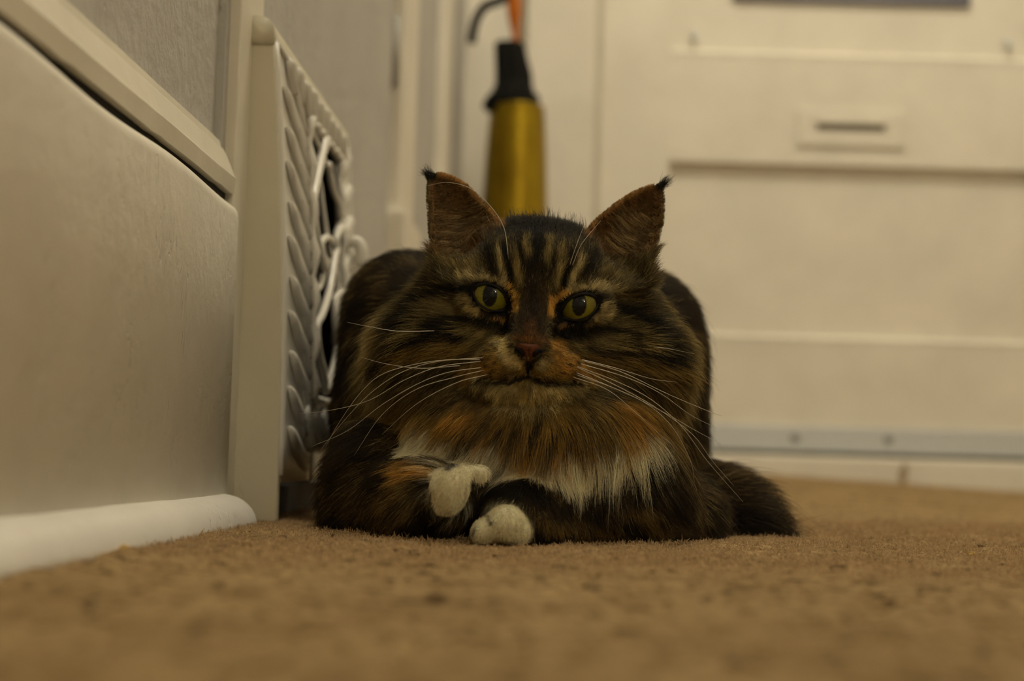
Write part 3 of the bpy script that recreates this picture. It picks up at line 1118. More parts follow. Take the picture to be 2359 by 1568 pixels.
# ------------------------------------------------------------------ coat: colours painted by image pixel position
BLK, DKB, BRN = (0.012, 0.010, 0.0055), (0.042, 0.030, 0.011), (0.128, 0.095, 0.034)
TAN, CRM, ORG = (0.380, 0.290, 0.105), (0.56, 0.45, 0.20), (0.46, 0.245, 0.045)
TAW, WHT, RED = (0.29, 0.178, 0.038), (0.86, 0.79, 0.55), (0.16, 0.068, 0.016)
FRO = (0.360, 0.275, 0.110)
# (colour, radius px, feather px, opacity, polyline in photo pixels at the face, i.e. 0.70 m)
FACE = [
    (DKB, 95, 70, .8, [(1150, 560), (1330, 560)]),
    (BLK, 40, 40, .85, [(1170, 510), (1235, 520), (1330, 515)]),
    (BLK, 22, 26, .9, [(1234, 500), (1238, 600), (1228, 640)]),
    # frosted cheek edges, lightened further for the backlit rim glow
    (FRO, 34, 50, .9, [(930, 690), (880, 740), (862, 810), (870, 880)]),
    (FRO, 30, 46, .9, [(1515, 680), (1552, 760), (1572, 840), (1570, 920)]),
    (DKB, 26, 30, .8, [(1000, 640), (960, 690), (930, 770)]),
    (DKB, 26, 30, .8, [(1470, 640), (1500, 720), (1530, 790)]),
    # tan field beside the eyes and on the brow
    (TAN, 16, 22, .55, [(1040, 600), (1100, 620)]), (TAN, 14, 20, .5, [(1390, 620), (1450, 640)]),
    (TAN, 20, 24, .55, [(1035, 715), (1090, 760), (1130, 775)]),
    (TAN, 18, 24, .5, [(1420, 750), (1370, 780), (1330, 790)]),
    # pale forehead stripes
    (TAN, 8, 9, .9, [(1213, 562), (1217, 602)]), (TAN, 9, 9, .9, [(1187, 600), (1196, 652)]),
    (CRM, 8, 9, .9, [(1150, 590), (1157, 632), (1172, 664)]), (TAN, 9, 9, .9, [(1271, 562), (1259, 612)]),
    (TAN, 10, 9, .9, [(1291, 588), (1284, 654)]), (CRM, 9, 9, .9, [(1334, 618), (1318, 650), (1306, 672)]),
    (BLK, 8, 7, 1., [(1166, 585), (1172, 620), (1177, 668)]), (BLK, 8, 7, 1., [(1312, 600), (1304, 640), (1299, 676)]),
    (BLK, 5, 6, .9, [(1200, 560), (1205, 625)]), (BLK, 5, 6, .8, [(1278, 570), (1272, 630)]),
    (BLK, 12, 12, .8, [(1125, 585), (1138, 630)]), (BLK, 13, 14, .8, [(1370, 600), (1348, 640)]),
    (DKB, 22, 20, .9, [(1238, 650), (1228, 720)]),
    # black round the eyes
    (BLK, 5, 6, .95, [(1084, 664), (1104, 644), (1140, 648), (1168, 676), (1180, 712), (1172, 732), (1140, 728), (1108, 712), (1088, 690), (1084, 664)]),
    (BLK, 5, 6, .95, [(1280, 740), (1284, 708), (1304, 682), (1340, 668), (1372, 674), (1388, 692), (1380, 716), (1352, 738), (1312, 746), (1280, 740)]),
    # brow light above the eyes
    (CRM, 8, 10, .8, [(1060, 636), (1110, 640), (1150, 655), (1176, 680)]), (CRM, 8, 10, .8, [(1304, 686), (1335, 664), (1375, 660), (1420, 668)]),
    # cheek stripes
    (BLK, 11, 9, 1., [(1086, 668), (1040, 664), (985, 690), (935, 745)]), (BLK, 10, 9, .95, [(1140, 745), (1080, 728), (1030, 742), (985, 770)]),
    (BLK, 12, 10, 1., [(1085, 775), (1010, 776), (950, 792), (900, 830)]), (BLK, 9, 9, .9, [(1060, 752), (1000, 752)]),
    (BLK, 13, 10, 1., [(1382, 696), (1440, 716), (1490, 760), (1525, 815)]), (BLK, 10, 9, .95, [(1325, 772), (1390, 752), (1440, 770)]),
    (BLK, 13, 10, 1., [(1370, 808), (1440, 800), (1500, 812), (1550, 850)]), (DKB, 14, 12, .9, [(1345, 800), (1400, 795)]),
    (TAN, 10, 9, .8, [(985, 760), (955, 768)]), (TAN, 9, 9, .8, [(1465, 795), (1490, 790)]), (TAN, 7, 7, .8, [(1365, 795), (1415, 790)]),
    (TAW, 16, 20, .9, [(1085, 800), (1010, 806), (950, 812)]), (TAW, 14, 18, .8, [(1370, 832), (1460, 836), (1530, 850)]),
    (DKB, 14, 14, .8, [(940, 850), (1010, 842), (1070, 850)]), (DKB, 14, 14, .7, [(1400, 868), (1480, 870), (1540, 900)]),
    # nose bridge
    ((.05, .032, .011), 33, 14, .97, [(1228, 690), (1222, 775)]), (BLK, 10, 12, .6, [(1230, 680), (1228, 730)]),
    (RED, 11, 14, .8, [(1222, 752), (1220, 784)]), (RED, 8, 8, .8, [(1195, 780), (1248, 786)]),
    # dark tear marks, orange corners
    (BLK, 17, 10, 1., [(1160, 738), (1172, 748)]), (BLK, 16, 10, 1., [(1286, 748), (1276, 762), (1330, 760)]),
    ((.64, .36, .08), 6.5, 5, 1., [(1170, 660), (1185, 688), (1188, 716)]), ((.64, .36, .08), 6.5, 5, 1., [(1308, 676), (1276, 696), (1266, 730)]),
    ((.55, .31, .08), 3.5, 4, .9, [(1140, 728), (1160, 733)]), ((.55, .31, .08), 4, 4, .9, [(1294, 747), (1318, 741), (1332, 737)]),
    (CRM, 9, 8, .95, [(1070, 682), (1082, 704), (1096, 718)]), (CRM, 12, 9, .95, [(1392, 706), (1398, 718), (1380, 730)]),
    # muzzle
    (TAW, 40, 26, .95, [(1150, 838), (1185, 850)]), (TAW, 42, 26, .95, [(1262, 846), (1310, 850)]),
    (CRM, 13, 10, .95, [(1160, 780), (1164, 812), (1172, 826)]), (ORG, 14, 12, .9, [(1275, 790), (1282, 815)]),
    (CRM, 11, 10, .8, [(1180, 820), (1190, 836)]), (CRM, 10, 10, .8, [(1250, 828), (1242, 840)]),
    (ORG, 22, 16, .7, [(1300, 836), (1340, 846)]), (ORG, 16, 14, .6, [(1120, 840), (1100, 846)]),
    (BRN, 7, 7, .8, [(1190, 862), (1160, 866)]), (BRN, 7, 7, .8, [(1240, 866), (1275, 870)]),
    # mouth line, chin
    (CRM, 16, 14, .95, [(1110, 872), (1150, 892), (1208, 908), (1270, 900), (1325, 882)]),
    (CRM, 20, 16, .9, [(1160, 912), (1208, 920), (1260, 914)]), (TAN, 8, 8, .8, [(1208, 890), (1212, 905)]),
    (BLK, 3.5, 4, .95, [(1217, 832), (1216, 858)]), (BLK, 6, 5, .95, [(1216, 862), (1180, 876), (1140, 878), (1112, 868)]),
    (BLK, 6, 5, .95, [(1216, 862), (1255, 880), (1295, 882), (1322, 876)]),
    (BLK, 6, 5, .95, [(1184, 796), (1196, 818), (1217, 842)]), (BLK, 6, 5, .95, [(1253, 800), (1240, 822), (1217, 842)]),
]
for (x, y) in [(1114, 820), (1134, 818), (1124, 836), (1146, 832), (1112, 848), (1136, 852), (1156, 848), (1130, 806), (1146, 800),
               (1318, 828), (1300, 834), (1334, 842), (1312, 852), (1288, 856), (1340, 822), (1328, 866), (1305, 838)]:
    FACE.append((BLK, 2.6, 3.5, .9, [(x, y), (x + 4, y + 1)]))
RUFF = [
    (TAW, 60, 50, .95, [(960, 940), (1080, 985), (1210, 1000), (1370, 985), (1480, 930)]),
    (ORG, 22, 28, .8, [(1080, 950), (1130, 980)]), (ORG, 22, 28, .8, [(1180, 990), (1260, 1010), (1330, 990)]), (ORG, 20, 26, .7, [(1400, 930), (1440, 960)]),
    (DKB, 12, 14, .85, [(1100, 990), (1135, 960)]), (DKB, 10, 14, .9, [(1170, 1000), (1195, 965)]), (BLK, 9, 12, .9, [(1225, 985), (1238, 955)]),
    (DKB, 10, 14, .8, [(1330, 985), (1345, 950)]), (BLK, 8, 12, .8, [(1060, 1005), (1100, 965)]), (BLK, 7, 11, .85, [(1140, 1008), (1165, 970)]), (DKB, 8, 12, .85, [(1255, 1015), (1275, 975)]), (BLK, 7, 12, .75, [(1300, 1010), (1312, 965)]), (DKB, 8, 12, .8, [(1370, 1000), (1385, 950)]), (DKB, 14, 16, .85, [(1010, 905), (1060, 920)]), (DKB, 14, 16, .85, [(1370, 905), (1430, 890)]),
    (FRO, 26, 30, .8, [(905, 920), (950, 970)]), (FRO, 24, 28, .7, [(1500, 910), (1560, 960)]),
]
BIB = [
    (WHT, 32, 20, 1., [(980, 985), (1030, 1018), (1080, 1036), (1150, 1040)]), (WHT, 30, 22, 1., [(1150, 1034), (1250, 1046), (1300, 1048)]),
    (WHT, 26, 18, 1., [(1280, 1052), (1350, 1030), (1430, 1012), (1470, 1005)]),
    (DKB, 9, 12, .8, [(1075, 1000), (1050, 1030)]), (TAW, 14, 16, .8, [(1180, 1010), (1260, 1030)]), (DKB, 8, 10, .7, [(1150, 1065), (1180, 1040)]),
    (DKB, 10, 12, .7, [(1395, 1060), (1400, 1030)]),
]
LEGS = [
    (FRO, 16, 22, .45, [(1440, 1130), (1535, 1225)]), (FRO, 8, 12, .5, [(1500, 1200), (1560, 1240)]), (FRO, 12, 18, .35, [(870, 1190), (990, 1120)]),
    (DKB, 40, 40, .6, [(820, 1130), (960, 1120)]), (TAW, 12, 16, .35, [(900, 1140), (980, 1090)]), (ORG, 10, 12, .8, [(960, 1078), (1000, 1080)]),
    (TAW, 10, 18, .3, [(860, 1180), (960, 1150)]), (TAW, 14, 20, .45, [(1240, 1175), (1400, 1190)]), (TAW, 14, 18, .5, [(1420, 1120), (1500, 1180)]),
    (BLK, 20, 20, .9, [(1140, 1110), (1230, 1120)]), (DKB, 18, 16, .9, [(1110, 1140), (1200, 1150)]), (BLK, 20, 18, .9, [(1000, 1210), (1080, 1200)]),
    (BLK, 24, 20, .9, [(760, 1190), (960, 1225)]), (BLK, 24, 20, .9, [(1250, 1235), (1520, 1240)]), (BLK, 18, 16, .8, [(1200, 1180), (1260, 1215)]),
]
PAWS = [(WHT, 42, 8, 1., [(1034, 1108), (1038, 1140)]), (WHT, 22, 6, 1., [(1022, 1160), (1024, 1172)]), (WHT, 20, 6, 1., [(1076, 1080), (1106, 1097)]),
        (WHT, 44, 8, 1., [(1165, 1206), (1182, 1222)]), (WHT, 34, 8, 1., [(1108, 1222), (1125, 1226)]), (WHT, 30, 8, 1., [(1195, 1225), (1200, 1232)]),
        (BLK, 3, 3, .8, [(1092, 1232), (1098, 1218)]), (DKB, 4, 4, .7, [(1128, 1192), (1134, 1204)]), (BLK, 9, 8, .9, [(1022, 1070), (1040, 1074)])]


def prep(strokes, y):
    return [(c, r, f, o, [to_pixel_chart(px, py, y) for px, py in pl]) for c, r, f, o, pl in strokes]


FACE, RUFF, BIB, LEGS, PAWS = prep(FACE, 0.69), prep(RUFF, 0.69), prep(BIB, 0.675), prep(LEGS, 0.68), prep(PAWS, 0.64)


def stroke(col, u, v, strokes, wob, mask):
    for c, r, f, o, pl in strokes:
        xs_, ys_ = [p[0] for p in pl], [p[1] for p in pl]
        pad = r + f + 12
        sel = np.where((u > min(xs_) - pad) & (u < max(xs_) + pad) & (v > min(ys_) - pad) & (v < max(ys_) + pad) & (mask > 0.01))[0]
        if not len(sel):
            continue
        d = np.full(len(sel), 1e9)
        for a, b in zip(pl[:-1], pl[1:]):
            d = np.minimum(d, seg_dist(u[sel], v[sel], a, b))
        d = d + wob[sel] * min(10, 0.55 * f + 1)
        al = o * (1 - smooth(r - f * 0.6, r + f * 0.6, d)) * mask[sel]
        col[sel] = col[sel] * (1 - al[:, None]) + np.array(c) * al[:, None]


EARP = [e['cp'] for e in EARS]


def ear_mask(u, v, P):
    """0..1 inside of the ear cup, and which ear"""
    m, which = np.zeros(len(u)), np.zeros(len(u), int)
    for i, p in enumerate(EARP):
        d = poly_sd(u, v, p)
        a = (1 - smooth(-6, 4, d)) * (v < 590 + (10 if i else 0))
        which[a > m] = i
        m = np.maximum(m, a)
    return m, which


def coat(P, N):
    u, v = pixel_chart(P)
    y = P[:, 1]
    n = len(P)
    wob = (vnoise(P * 700) - 0.5) * 2 + (vnoise(P * 1700 + 5) - 0.5)
    base = vnoise(P * np.array([160, 60, 90]) + 3.3)
    # body: near-black brown with tawny and grey-brown drifts
    t = smooth(0.45, 0.75, base)[:, None]
    col = np.array((0.030, 0.021, 0.010)) * (1 - t) + np.array((0.082, 0.053, 0.021)) * t
    tailw = smooth(0.79, 0.80, y) * smooth(1590, 1640, u) * smooth(1040, 1100, v)
    col = col * (1 - 0.6 * tailw[:, None]) + np.array((0.085, 0.052, 0.022)) * 0.6 * tailw[:, None]
    head = (1 - smooth(0.765, 0.79, y)) * (1 - smooth(950, 1000, v)) * ((u > 800) & (u < 1640))
    hd = np.array(BRN) * (0.75 + 0.5 * vnoise(P * 330 + 9))[:, None]
    col = col * (1 - head[:, None]) + hd * head[:, None]
    front = 1 - smooth(0.755, 0.785, y)
    stroke(col, u, v, RUFF, wob, front)
    stroke(col, u, v, FACE, wob, front * (1 - smooth(955, 975, v)))
    stroke(col, u, v, BIB, wob, 1 - smooth(0.72, 0.75, y))
    stroke(col, u, v, LEGS, wob, front)
    stroke(col, u, v, PAWS, wob * 0.7, 1 - smooth(0.662, 0.672, y))
    # ears: rusty inside, orange rim, dark outside
    m, wh = ear_mask(u, v, P)
    m = m * (y > 0.712)
    dark = np.array((0.060, 0.036, 0.018))
    inner = np.array((0.150, 0.080, 0.026))
    face = smooth(0.0, -0.3, N[:, 1])[:, None]
    ec = dark * (1 - face) + inner * face
    k = (m * (1 - smooth(580, 598, v)))[:, None]
    col = col * (1 - k) + ec * k
    for i, pts in enumerate(EARP):
        rim = [p for p in pts if p[1] < 560]
        d = np.full(n, 1e9)
        for a, b in zip(pts[:28], pts[1:29]):
            d = np.minimum(d, seg_dist(u, v, a, b))
        k = ((1 - smooth(6, 12, d)) * (v < 555) * (y > 0.712) * (N[:, 1] < 0.85))[:, None] * 0.75
        col = col * (1 - k) + np.array((0.36, 0.180, 0.045)) * k
        tip = pts[0]
        k = (1 - smooth(14, 24, np.hypot(u - tip[0], v - tip[1])))[:, None] * (y > 0.712)[:, None]
        col = col * (1 - k) + np.array(BLK) * k
    return np.clip(col, 0, 1), u, v, m, wh


# ------------------------------------------------------------------ body mesh
bcol, bu, bv, bm_, bw_ = coat(V, VN)
for ex, ey, eyy, tilt, ea, eb in EYES:       # bare dark lids
    cu, cv = to_pixel_chart(ex, ey, eyy - 0.012)
    t = math.radians(tilt)
    a_ = (bu - cu) * math.cos(t) + (bv - cv) * math.sin(t)
    b_ = -(bu - cu) * math.sin(t) + (bv - cv) * math.cos(t)
    k = (1 - smooth(0.9, 1.15, (a_ / (ea * 1.22)) ** 2 + (b_ / (eb * 1.32)) ** 2)) * (V[:, 1] < 0.72)
    bcol = bcol * (1 - k[:, None]) + np.array((0.006, 0.005, 0.004)) * k[:, None]
me = np_mesh('body', V - np.array([CX, CY, 0]), Q)
ca = me.color_attributes.new('coat', 'FLOAT_COLOR', 'POINT')
ca.data.foreach_set('color', np.concatenate([bcol * 0.75, np.ones((len(V), 1))], 1).astype(np.float32).ravel())


def coat_material(name, hair):
    k = NT(name)
    k.b.inputs['Roughness'].default_value = 0.55 if hair else 0.8
    k.b.inputs['Specular IOR Level'].default_value = 0.25 if hair else 0.1
    a = k.n('ShaderNodeAttribute', _attribute_name='coat')
    k.l(a.outputs['Color'], k.b.inputs['Base Color'])
    if hair:
        out = k.t.nodes['Material Output']
        tr = k.n('ShaderNodeBsdfTranslucent')
        k.l(a.outputs['Color'], tr.inputs['Color'])
        mx = k.n('ShaderNodeMixShader')
        mx.inputs[0].default_value = 0.35
        k.l(k.b.outputs[0], mx.inputs[1])
        k.l(tr.outputs[0], mx.inputs[2])
        k.l(mx.outputs[0], out.inputs['Surface'])
    return k.m


M_skin = coat_material('coat_skin', False)
M_fur = coat_material('coat_fur', True)
me.materials.append(M_skin)
body = new_obj('body', me, cat)

# ------------------------------------------------------------------ fur: (px, py, depth, across, down, back, length cm, lift, clump)
GUIDES = [
    (1222, 745, .680, 0, -1, .3, .30, .12, .1), (1234, 690, .690, 0, -1, .3, .45, .12, .1), (1220, 780, .672, 0, -1, .2, .15, .10, .0),
    (1236, 620, .692, 0, -1, .4, .65, .18, .2), (1236, 550, .70, 0, -1, .6, .65, .22, .2), (1240, 505, .72, 0, -1, 1, .75, .45, .3),
    (1160, 515, .72, -.2, -1, .8, .75, .4, .3), (1320, 515, .72, .2, -1, .8, .75, .4, .3),
    (1110, 640, .695, -.5, -.8, .3, .7, .2, .2), (1150, 600, .695, -.2, -1, .4, .8, .2, .2), (1350, 650, .695, .5, -.8, .3, .7, .2, .2), (1310, 610, .695, .2, -1, .4, .8, .2, .2),
    (1060, 612, .71, -.5, -.8, .4, .5, .15, .2), (1420, 630, .71, .5, -.8, .4, .5, .15, .2), (1010, 610, .72, -.8, -.3, .4, .7, .2, .2), (1475, 635, .72, .8, -.3, .4, .7, .2, .2),
    (1182, 690, .69, 0, -1, .2, .30, .08, 0), (1282, 700, .69, 0, -1, .2, .30, .08, 0),
    (1130, 745, .69, -.8, .5, .3, .5, .12, .1), (1335, 765, .69, .8, .5, .3, .5, .12, .1), (1165, 760, .685, -.5, .6, .3, .4, .1, .1), (1285, 770, .685, .5, .6, .3, .4, .1, .1),
    (1060, 690, .70, -1, .1, .4, .8, .18, .2), (1410, 715, .70, 1, .1, .4, .8, .18, .2),
    (1050, 780, .70, -.95, .25, .3, 1.3, .22, .3), (1400, 800, .70, .95, .25, .3, 1.3, .22, .3),
    (980, 680, .72, -.9, .1, .4, 1.5, .3, .3), (1480, 700, .72, .9, .1, .4, 1.5, .3, .3),
    (940, 780, .715, -.9, .35, .3, 2.0, .35, .4), (1520, 810, .715, .9, .35, .3, 2.0, .35, .4),
    (940, 870, .72, -.7, .7, .2, 2.4, .4, .5), (1520, 890, .72, .7, .7, .2, 2.4, .4, .5),
    (1030, 870, .70, -.7, .65, .1, 1.7, .25, .4), (1420, 880, .70, .7, .65, .1, 1.7, .25, .4),
    (1150, 835, .672, -.9, .35, .2, .24, .10, .0), (1285, 845, .672, .9, .35, .2, .24, .10, .0), (1110, 850, .68, -.9, .4, .2, .45, .15, .2), (1330, 855, .68, .9, .4, .2, .45, .15, .2),
    (1175, 805, .675, -.7, .5, .2, .2, .08, 0), (1262, 812, .675, .7, .5, .2, .2, .08, 0), (1200, 850, .67, -.8, .4, .1, .16, .08, 0), (1235, 852, .67, .8, .4, .1, .16, .08, 0),
    (1208, 895, .675, 0, 1, 0, .35, .15, .1), (1150, 892, .680, -.5, .85, 0, .45, .15, .1), (1280, 895, .680, .5, .85, 0, .45, .15, .1), (1208, 925, .685, 0, 1, .2, .7, .2, .2),
    (1208, 950, .70, -.2, 1, -.2, 1.5, .3, .9), (1090, 940, .705, -.45, .9, 0, 1.5, .3, .9), (1360, 945, .705, .2, .95, 0, 1.7, .3, .9),
    (1235, 1010, .68, -.25, 1, -.1, 2.6, .28, .9), (1120, 1010, .69, -.6, .8, 0, 2.4, .28, .9), (1020, 1000, .70, -.5, .85, 0, 2.4, .3, .9),
    (1320, 1020, .685, -.3, 1, 0, 2.8, .28, .9), (1400, 1020, .69, .05, 1, 0, 2.8, .3, .9), (1480, 1000, .70, .4, .9, 0, 2.6, .3, .8),
    (1230, 1110, .68, -.1, 1, 0, 1.0, .3, .5),
    (900, 1000, .73, -.5, .85, .2, 2.2, .35, .6), (1540, 1010, .73, .5, .85, .2, 2.2, .35, .6),
    (860, 1130, .72, -.8, .45, .2, 2.0, .25, .7), (960, 1130, .68, -.85, .4, .1, 1.5, .2, .6), (780, 1150, .75, -.8, .5, .3, 2.0, .3, .6),
    (950, 1200, .68, -.7, .7, 0, 1.5, .2, .6), (1010, 1080, .67, -.9, .2, .1, 1.3, .2, .5),
    (1300, 1180, .67, .2, .95, 0, .9, .2, .5), (1420, 1170, .69, .5, .8, .1, 1.5, .25, .7), (1500, 1150, .71, .6, .75, .2, 2.2, .3, .7), (1500, 1210, .71, .8, .5, .2, 1.8, .25, .7),
    (1036, 1120, .640, -.3, .6, .2, .20, .08, 0), (1106, 1097, .648, .2, .8, .2, .14, .08, 0), (1165, 1205, .640, .1, .9, .3, .18, .08, 0), (1110, 1225, .642, -.1, .9, .3, .18, .08, 0),
    (1120, 1150, .66, -.2, .9, .1, .6, .15, .3), (1060, 1190, .66, -.5, .8, .1, .9, .15, .3),
    (960, 620, .80, -.6, .2, .8, 1.6, .35, .4), (1520, 640, .80, .6, .2, .8, 1.5, .35, .4),
    (880, 640, .88, -.5, .5, .8, 1.6, .35, .4), (1560, 690, .88, .5, .5, .8, 1.6, .35, .4),
    (1230, 600, .90, 0, -.2, 1, 1.8, .3, .4), (1230, 620, 1.0, 0, .3, 1, 1.8, .3, .4),
    (800, 850, .86, -.3, .7, .7, 1.5, .3, .5), (1610, 850, .86, .3, .7, .7, 1.8, .35, .5), (770, 1000, .86, -.3, .8, .6, 1.5, .3, .5), (1630, 1000, .86, .4, .8, .6, 1.8, .35, .5),
    (780, 1120, .84, -.3, .9, .4, 1.4, .3, .5), (1600, 1120, .80, .5, .8, .3, 1.4, .3, .5),
    (1590, 1130, .865, .9, .1, -.3, 1.8, .35, .4), (1650, 1160, .835, .95, .1, -.3, 1.9, .35, .4), (1695, 1180, .81, .95, .15, -.3, 2.0, .35, .4), (1725, 1195, .795, .95, .2, -.2, 2.1, .4, .4),
]
gp = np.array([tuple(at(g[0], g[1], g[2])) for g in GUIDES])
gd = np.array([g[3] * AX - g[4] * AU + g[5] * AB for g in GUIDES])
gd /= np.linalg.norm(gd, axis=1, keepdims=True)
ga = np.array([g[6:9] for g in GUIDES])

FUR_N, FUR_R = 230000, 0.000072
NH = FUR_N
T = np.concatenate([Q[:, [0, 1, 2]], Q[:, [0, 2, 3]]])
A3 = V[T]
area = np.linalg.norm(np.cross(A3[:, 1] - A3[:, 0], A3[:, 2] - A3[:, 0]), axis=1) / 2
cen = A3.mean(1)
ctn = VN[T[:, 0]]
den = np.where(cen[:, 1] < 0.745, 2.6, 1.0)
den = np.where((cen[:, 1] > 0.80) & (ctn[:, 1] > 0.3), 0.12, den)          # the rump, turned away
den = np.where((cen[:, 1] > 0.90), den * 0.4, den)
den = np.where((cen[:, 1] < 0.70) & (ctn[:, 1] < 0.2), den * 1.5, den)
den = np.where(ctn[:, 2] < -0.75, den * 0.15, den)                          # underside
w = area * den
tri = rng.choice(len(T), NH, p=w / w.sum())
b = rng.random((NH, 2))
fl = b.sum(1) > 1
b[fl] = 1 - b[fl]
A = A3[tri]
P0 = A[:, 0] + (A[:, 1] - A[:, 0]) * b[:, :1] + (A[:, 2] - A[:, 0]) * b[:, 1:]
N0 = normal_at(P0)
hc, hu, hv, em, ew = coat(P0, N0)
# none on the eyeballs, lids' edge, nose leather
ok = np.ones(NH, bool)
for ex, ey, eyy, tilt, ea, eb in EYES:
    cu, cv = to_pixel_chart(ex, ey, eyy - 0.012)
    t = math.radians(tilt)
    a_ = (hu - cu) * math.cos(t) + (hv - cv) * math.sin(t)
    b_ = -(hu - cu) * math.sin(t) + (hv - cv) * math.cos(t)
    ok &= ~(((np.abs(a_) / (ea * 1.08)) ** 1.7 + (np.abs(b_) / (eb * 1.12)) ** 1.7 < 1) & (P0[:, 1] < 0.72))
nu, nv = to_pixel_chart(1218, 812, 0.668)
ok &= ~((np.abs(hu - nu) < 30 - 0.55 * np.maximum(hv - nv, -14)) & (hv > nv - 14) & (hv < nv + 22) & (P0[:, 1] < 0.70))
P0, N0, hc, hu, hv, em, ew = P0[ok], N0[ok], hc[ok], hu[ok], hv[ok], em[ok], ew[ok]
NH = len(P0)
D0, par = np.zeros((NH, 3)), np.zeros((NH, 3))
for i in range(0, NH, 20000):
    d2 = ((P0[i:i + 20000, None] - gp[None]) ** 2).sum(-1)
    wt = 1 / (d2 + 0.004 ** 2) ** 1.8
    wt /= wt.sum(1, keepdims=True)
    D0[i:i + 20000] = wt @ gd
    par[i:i + 20000] = wt @ ga
# ears: short on the back, long pale wisps sweeping across the cup
ed = np.minimum(poly_sd(hu, hv, EARP[0]), poly_sd(hu, hv, EARP[1]))
ew = np.argmin(np.stack([poly_sd(hu, hv, EARP[0]), poly_sd(hu, hv, EARP[1])]), 0)
off = np.abs(P0[:, 1] - np.where(ew == 0, ear_depth(EARS[0], hu, hv, ed), ear_depth(EARS[1], hu, hv, ed)))
isear = (ed < 16) & (off < 0.0045) & (hv < 592)
inn = isear & (ed < -9) & (N0[:, 1] < -0.25)
out = isear & ~inn & (hv < 565)
quiet = np.ones(NH)
for i in (0, 1):
    e_ = EARP[i]
    sx = -1 if i == 0 else 1
    cxe = np.mean([p[0] for p in e_])
    k = inn & (ew == i)
    up = 0.25 if i == 0 else 0.85
    D0[k] = (-sx * 1.0) * AX + up * AU - 0.05 * AB
    par[k] = (0.28, 0.06, 0.2)
    quiet[k] = 0.35
    k3 = k & (rng.random(NH) < 0.45) & (hv > (450 if i == 0 else 480)) & ((hu - cxe) * sx > -25)
    fade = smooth(440, 520, hv[k3])[:, None]
    hc[k3] = hc[k3] * (1 - 0.9 * fade) + np.array((0.46, 0.34, 0.165)) * (0.5 + 0.7 * rng.random((k3.sum(), 1))) * 0.9 * fade
    par[k3] = (1.5, 0.13, 0.6)
    par[k3, 0] = np.clip(-ed[k3] / 50 * (1.6 if i == 0 else 1.1), 0.3, 1.6)
    k = out & (ew == i)
    D0[k] = 0.9 * AU + sx * 0.15 * AX + 0.4 * AB
    par[k] = (0.09, 0.03, 0.0)
    quiet[k] = 0.4
    tip = e_[0]
    k = (np.hypot(hu - tip[0], hv - tip[1]) < 17) & (off < 0.006)
    D0[k] = 0.9 * AU + sx * 0.9 * AX + 0.14 * rng.normal(size=(k.sum(), 3))
    par[k] = (0.45 + 0.5 * rng.random(k.sum()))[:, None] * np.array([[1, 0, 0]]) + np.array([[0, 0.08, 0.5]])
    hc[k] = BLK
# keep fur short round the eyes, pointing away from them
for ex, ey, eyy, tilt, ea, eb in EYES:
    cu, cv = to_pixel_chart(ex, ey, eyy - 0.012)
    r = np.hypot(hu - cu, hv - cv)
    k = (1 - smooth(45, 85, r)) * (P0[:, 1] < 0.715)
    away = ((hu - cu) / (r + 1e-6))[:, None] * AX - ((hv - cv) / (r + 1e-6))[:, None] * AU
    D0 = D0 * (1 - 0.75 * k[:, None]) + away * 0.75 * k[:, None]
    par[:, 0] = par[:, 0] * (1 - k) + np.minimum(par[:, 0], 0.18 + 0.25 * smooth(38, 85, r)) * k
    par[:, 1] = par[:, 1] * (1 - k) + 0.08 * k
white_paw = (hc.mean(1) > 0.4) & (P0[:, 1] < 0.668) & (hv > 1060)
par[white_paw] = np.minimum(par[white_paw], np.array((0.18, 0.05, 0.1)))
quiet[white_paw] = 0.5
L = par[:, 0] / 100 * (0.65 + 0.6 * rng.random(NH))
long_ = (rng.random(NH) < 0.035) & (par[:, 0] > 1.2)
L[long_] *= 1.5
topk = (rng.random(NH) < 0.05) & (hv < 530) & (P0[:, 1] < 0.75) & ~isear
L[topk] *= 1.7
par[topk, 1] = 0.7
lift = np.clip(par[:, 1] * (0.6 + 0.8 * rng.random(NH)), 0.03, 0.9)
# large soft waves in the lie of the coat
wav = np.stack([vnoise(P0 * 120 + o) - 0.5 for o in (1.3, 17.7, 31.1)], 1)
D0 = D0 / (np.linalg.norm(D0, axis=1, keepdims=True) + 1e-9) + (wav * (0.25 + 0.85 * par[:, 2:3]) + rng.normal(size=(NH, 3)) * 0.10) * quiet[:, None]
tan_ = D0 - N0 * (D0 * N0).sum(1, keepdims=True)
tan_ /= np.linalg.norm(tan_, axis=1, keepdims=True) + 1e-9
d_start = tan_ * (1 - lift[:, None]) + N0 * (lift + np.where(white_paw, 0.02, 0.12) * quiet)[:, None]
d_start /= np.linalg.norm(d_start, axis=1, keepdims=True)
d_end = 0.55 * tan_ + 0.45 * D0 + np.array([0, 0, -0.25]) * smooth(0.012, 0.03, L)[:, None]
d_end /= np.linalg.norm(d_end, axis=1, keepdims=True) + 1e-9
K = 6
pts = np.zeros((NH, K, 3), np.float32)
p = P0 - N0 * 0.0004
pts[:, 0] = p
for j in range(1, K):
    t = (j - 0.5) / (K - 1)
    d = d_start * (1 - t) + d_end * t
    p = p + d * (L / (K - 1))[:, None]
    sd = sample(fld, p)
    need = np.maximum(0, 0.0002 + np.minimum(0.14 * L * j / (K - 1), 0.0030) - sd)
    hit = need > 0
    if hit.any():
        p[hit] += normal_at(p[hit]) * need[hit][:, None]
    p[:, 2] = np.maximum(p[:, 2], 0.0008)
    pts[:, j] = p
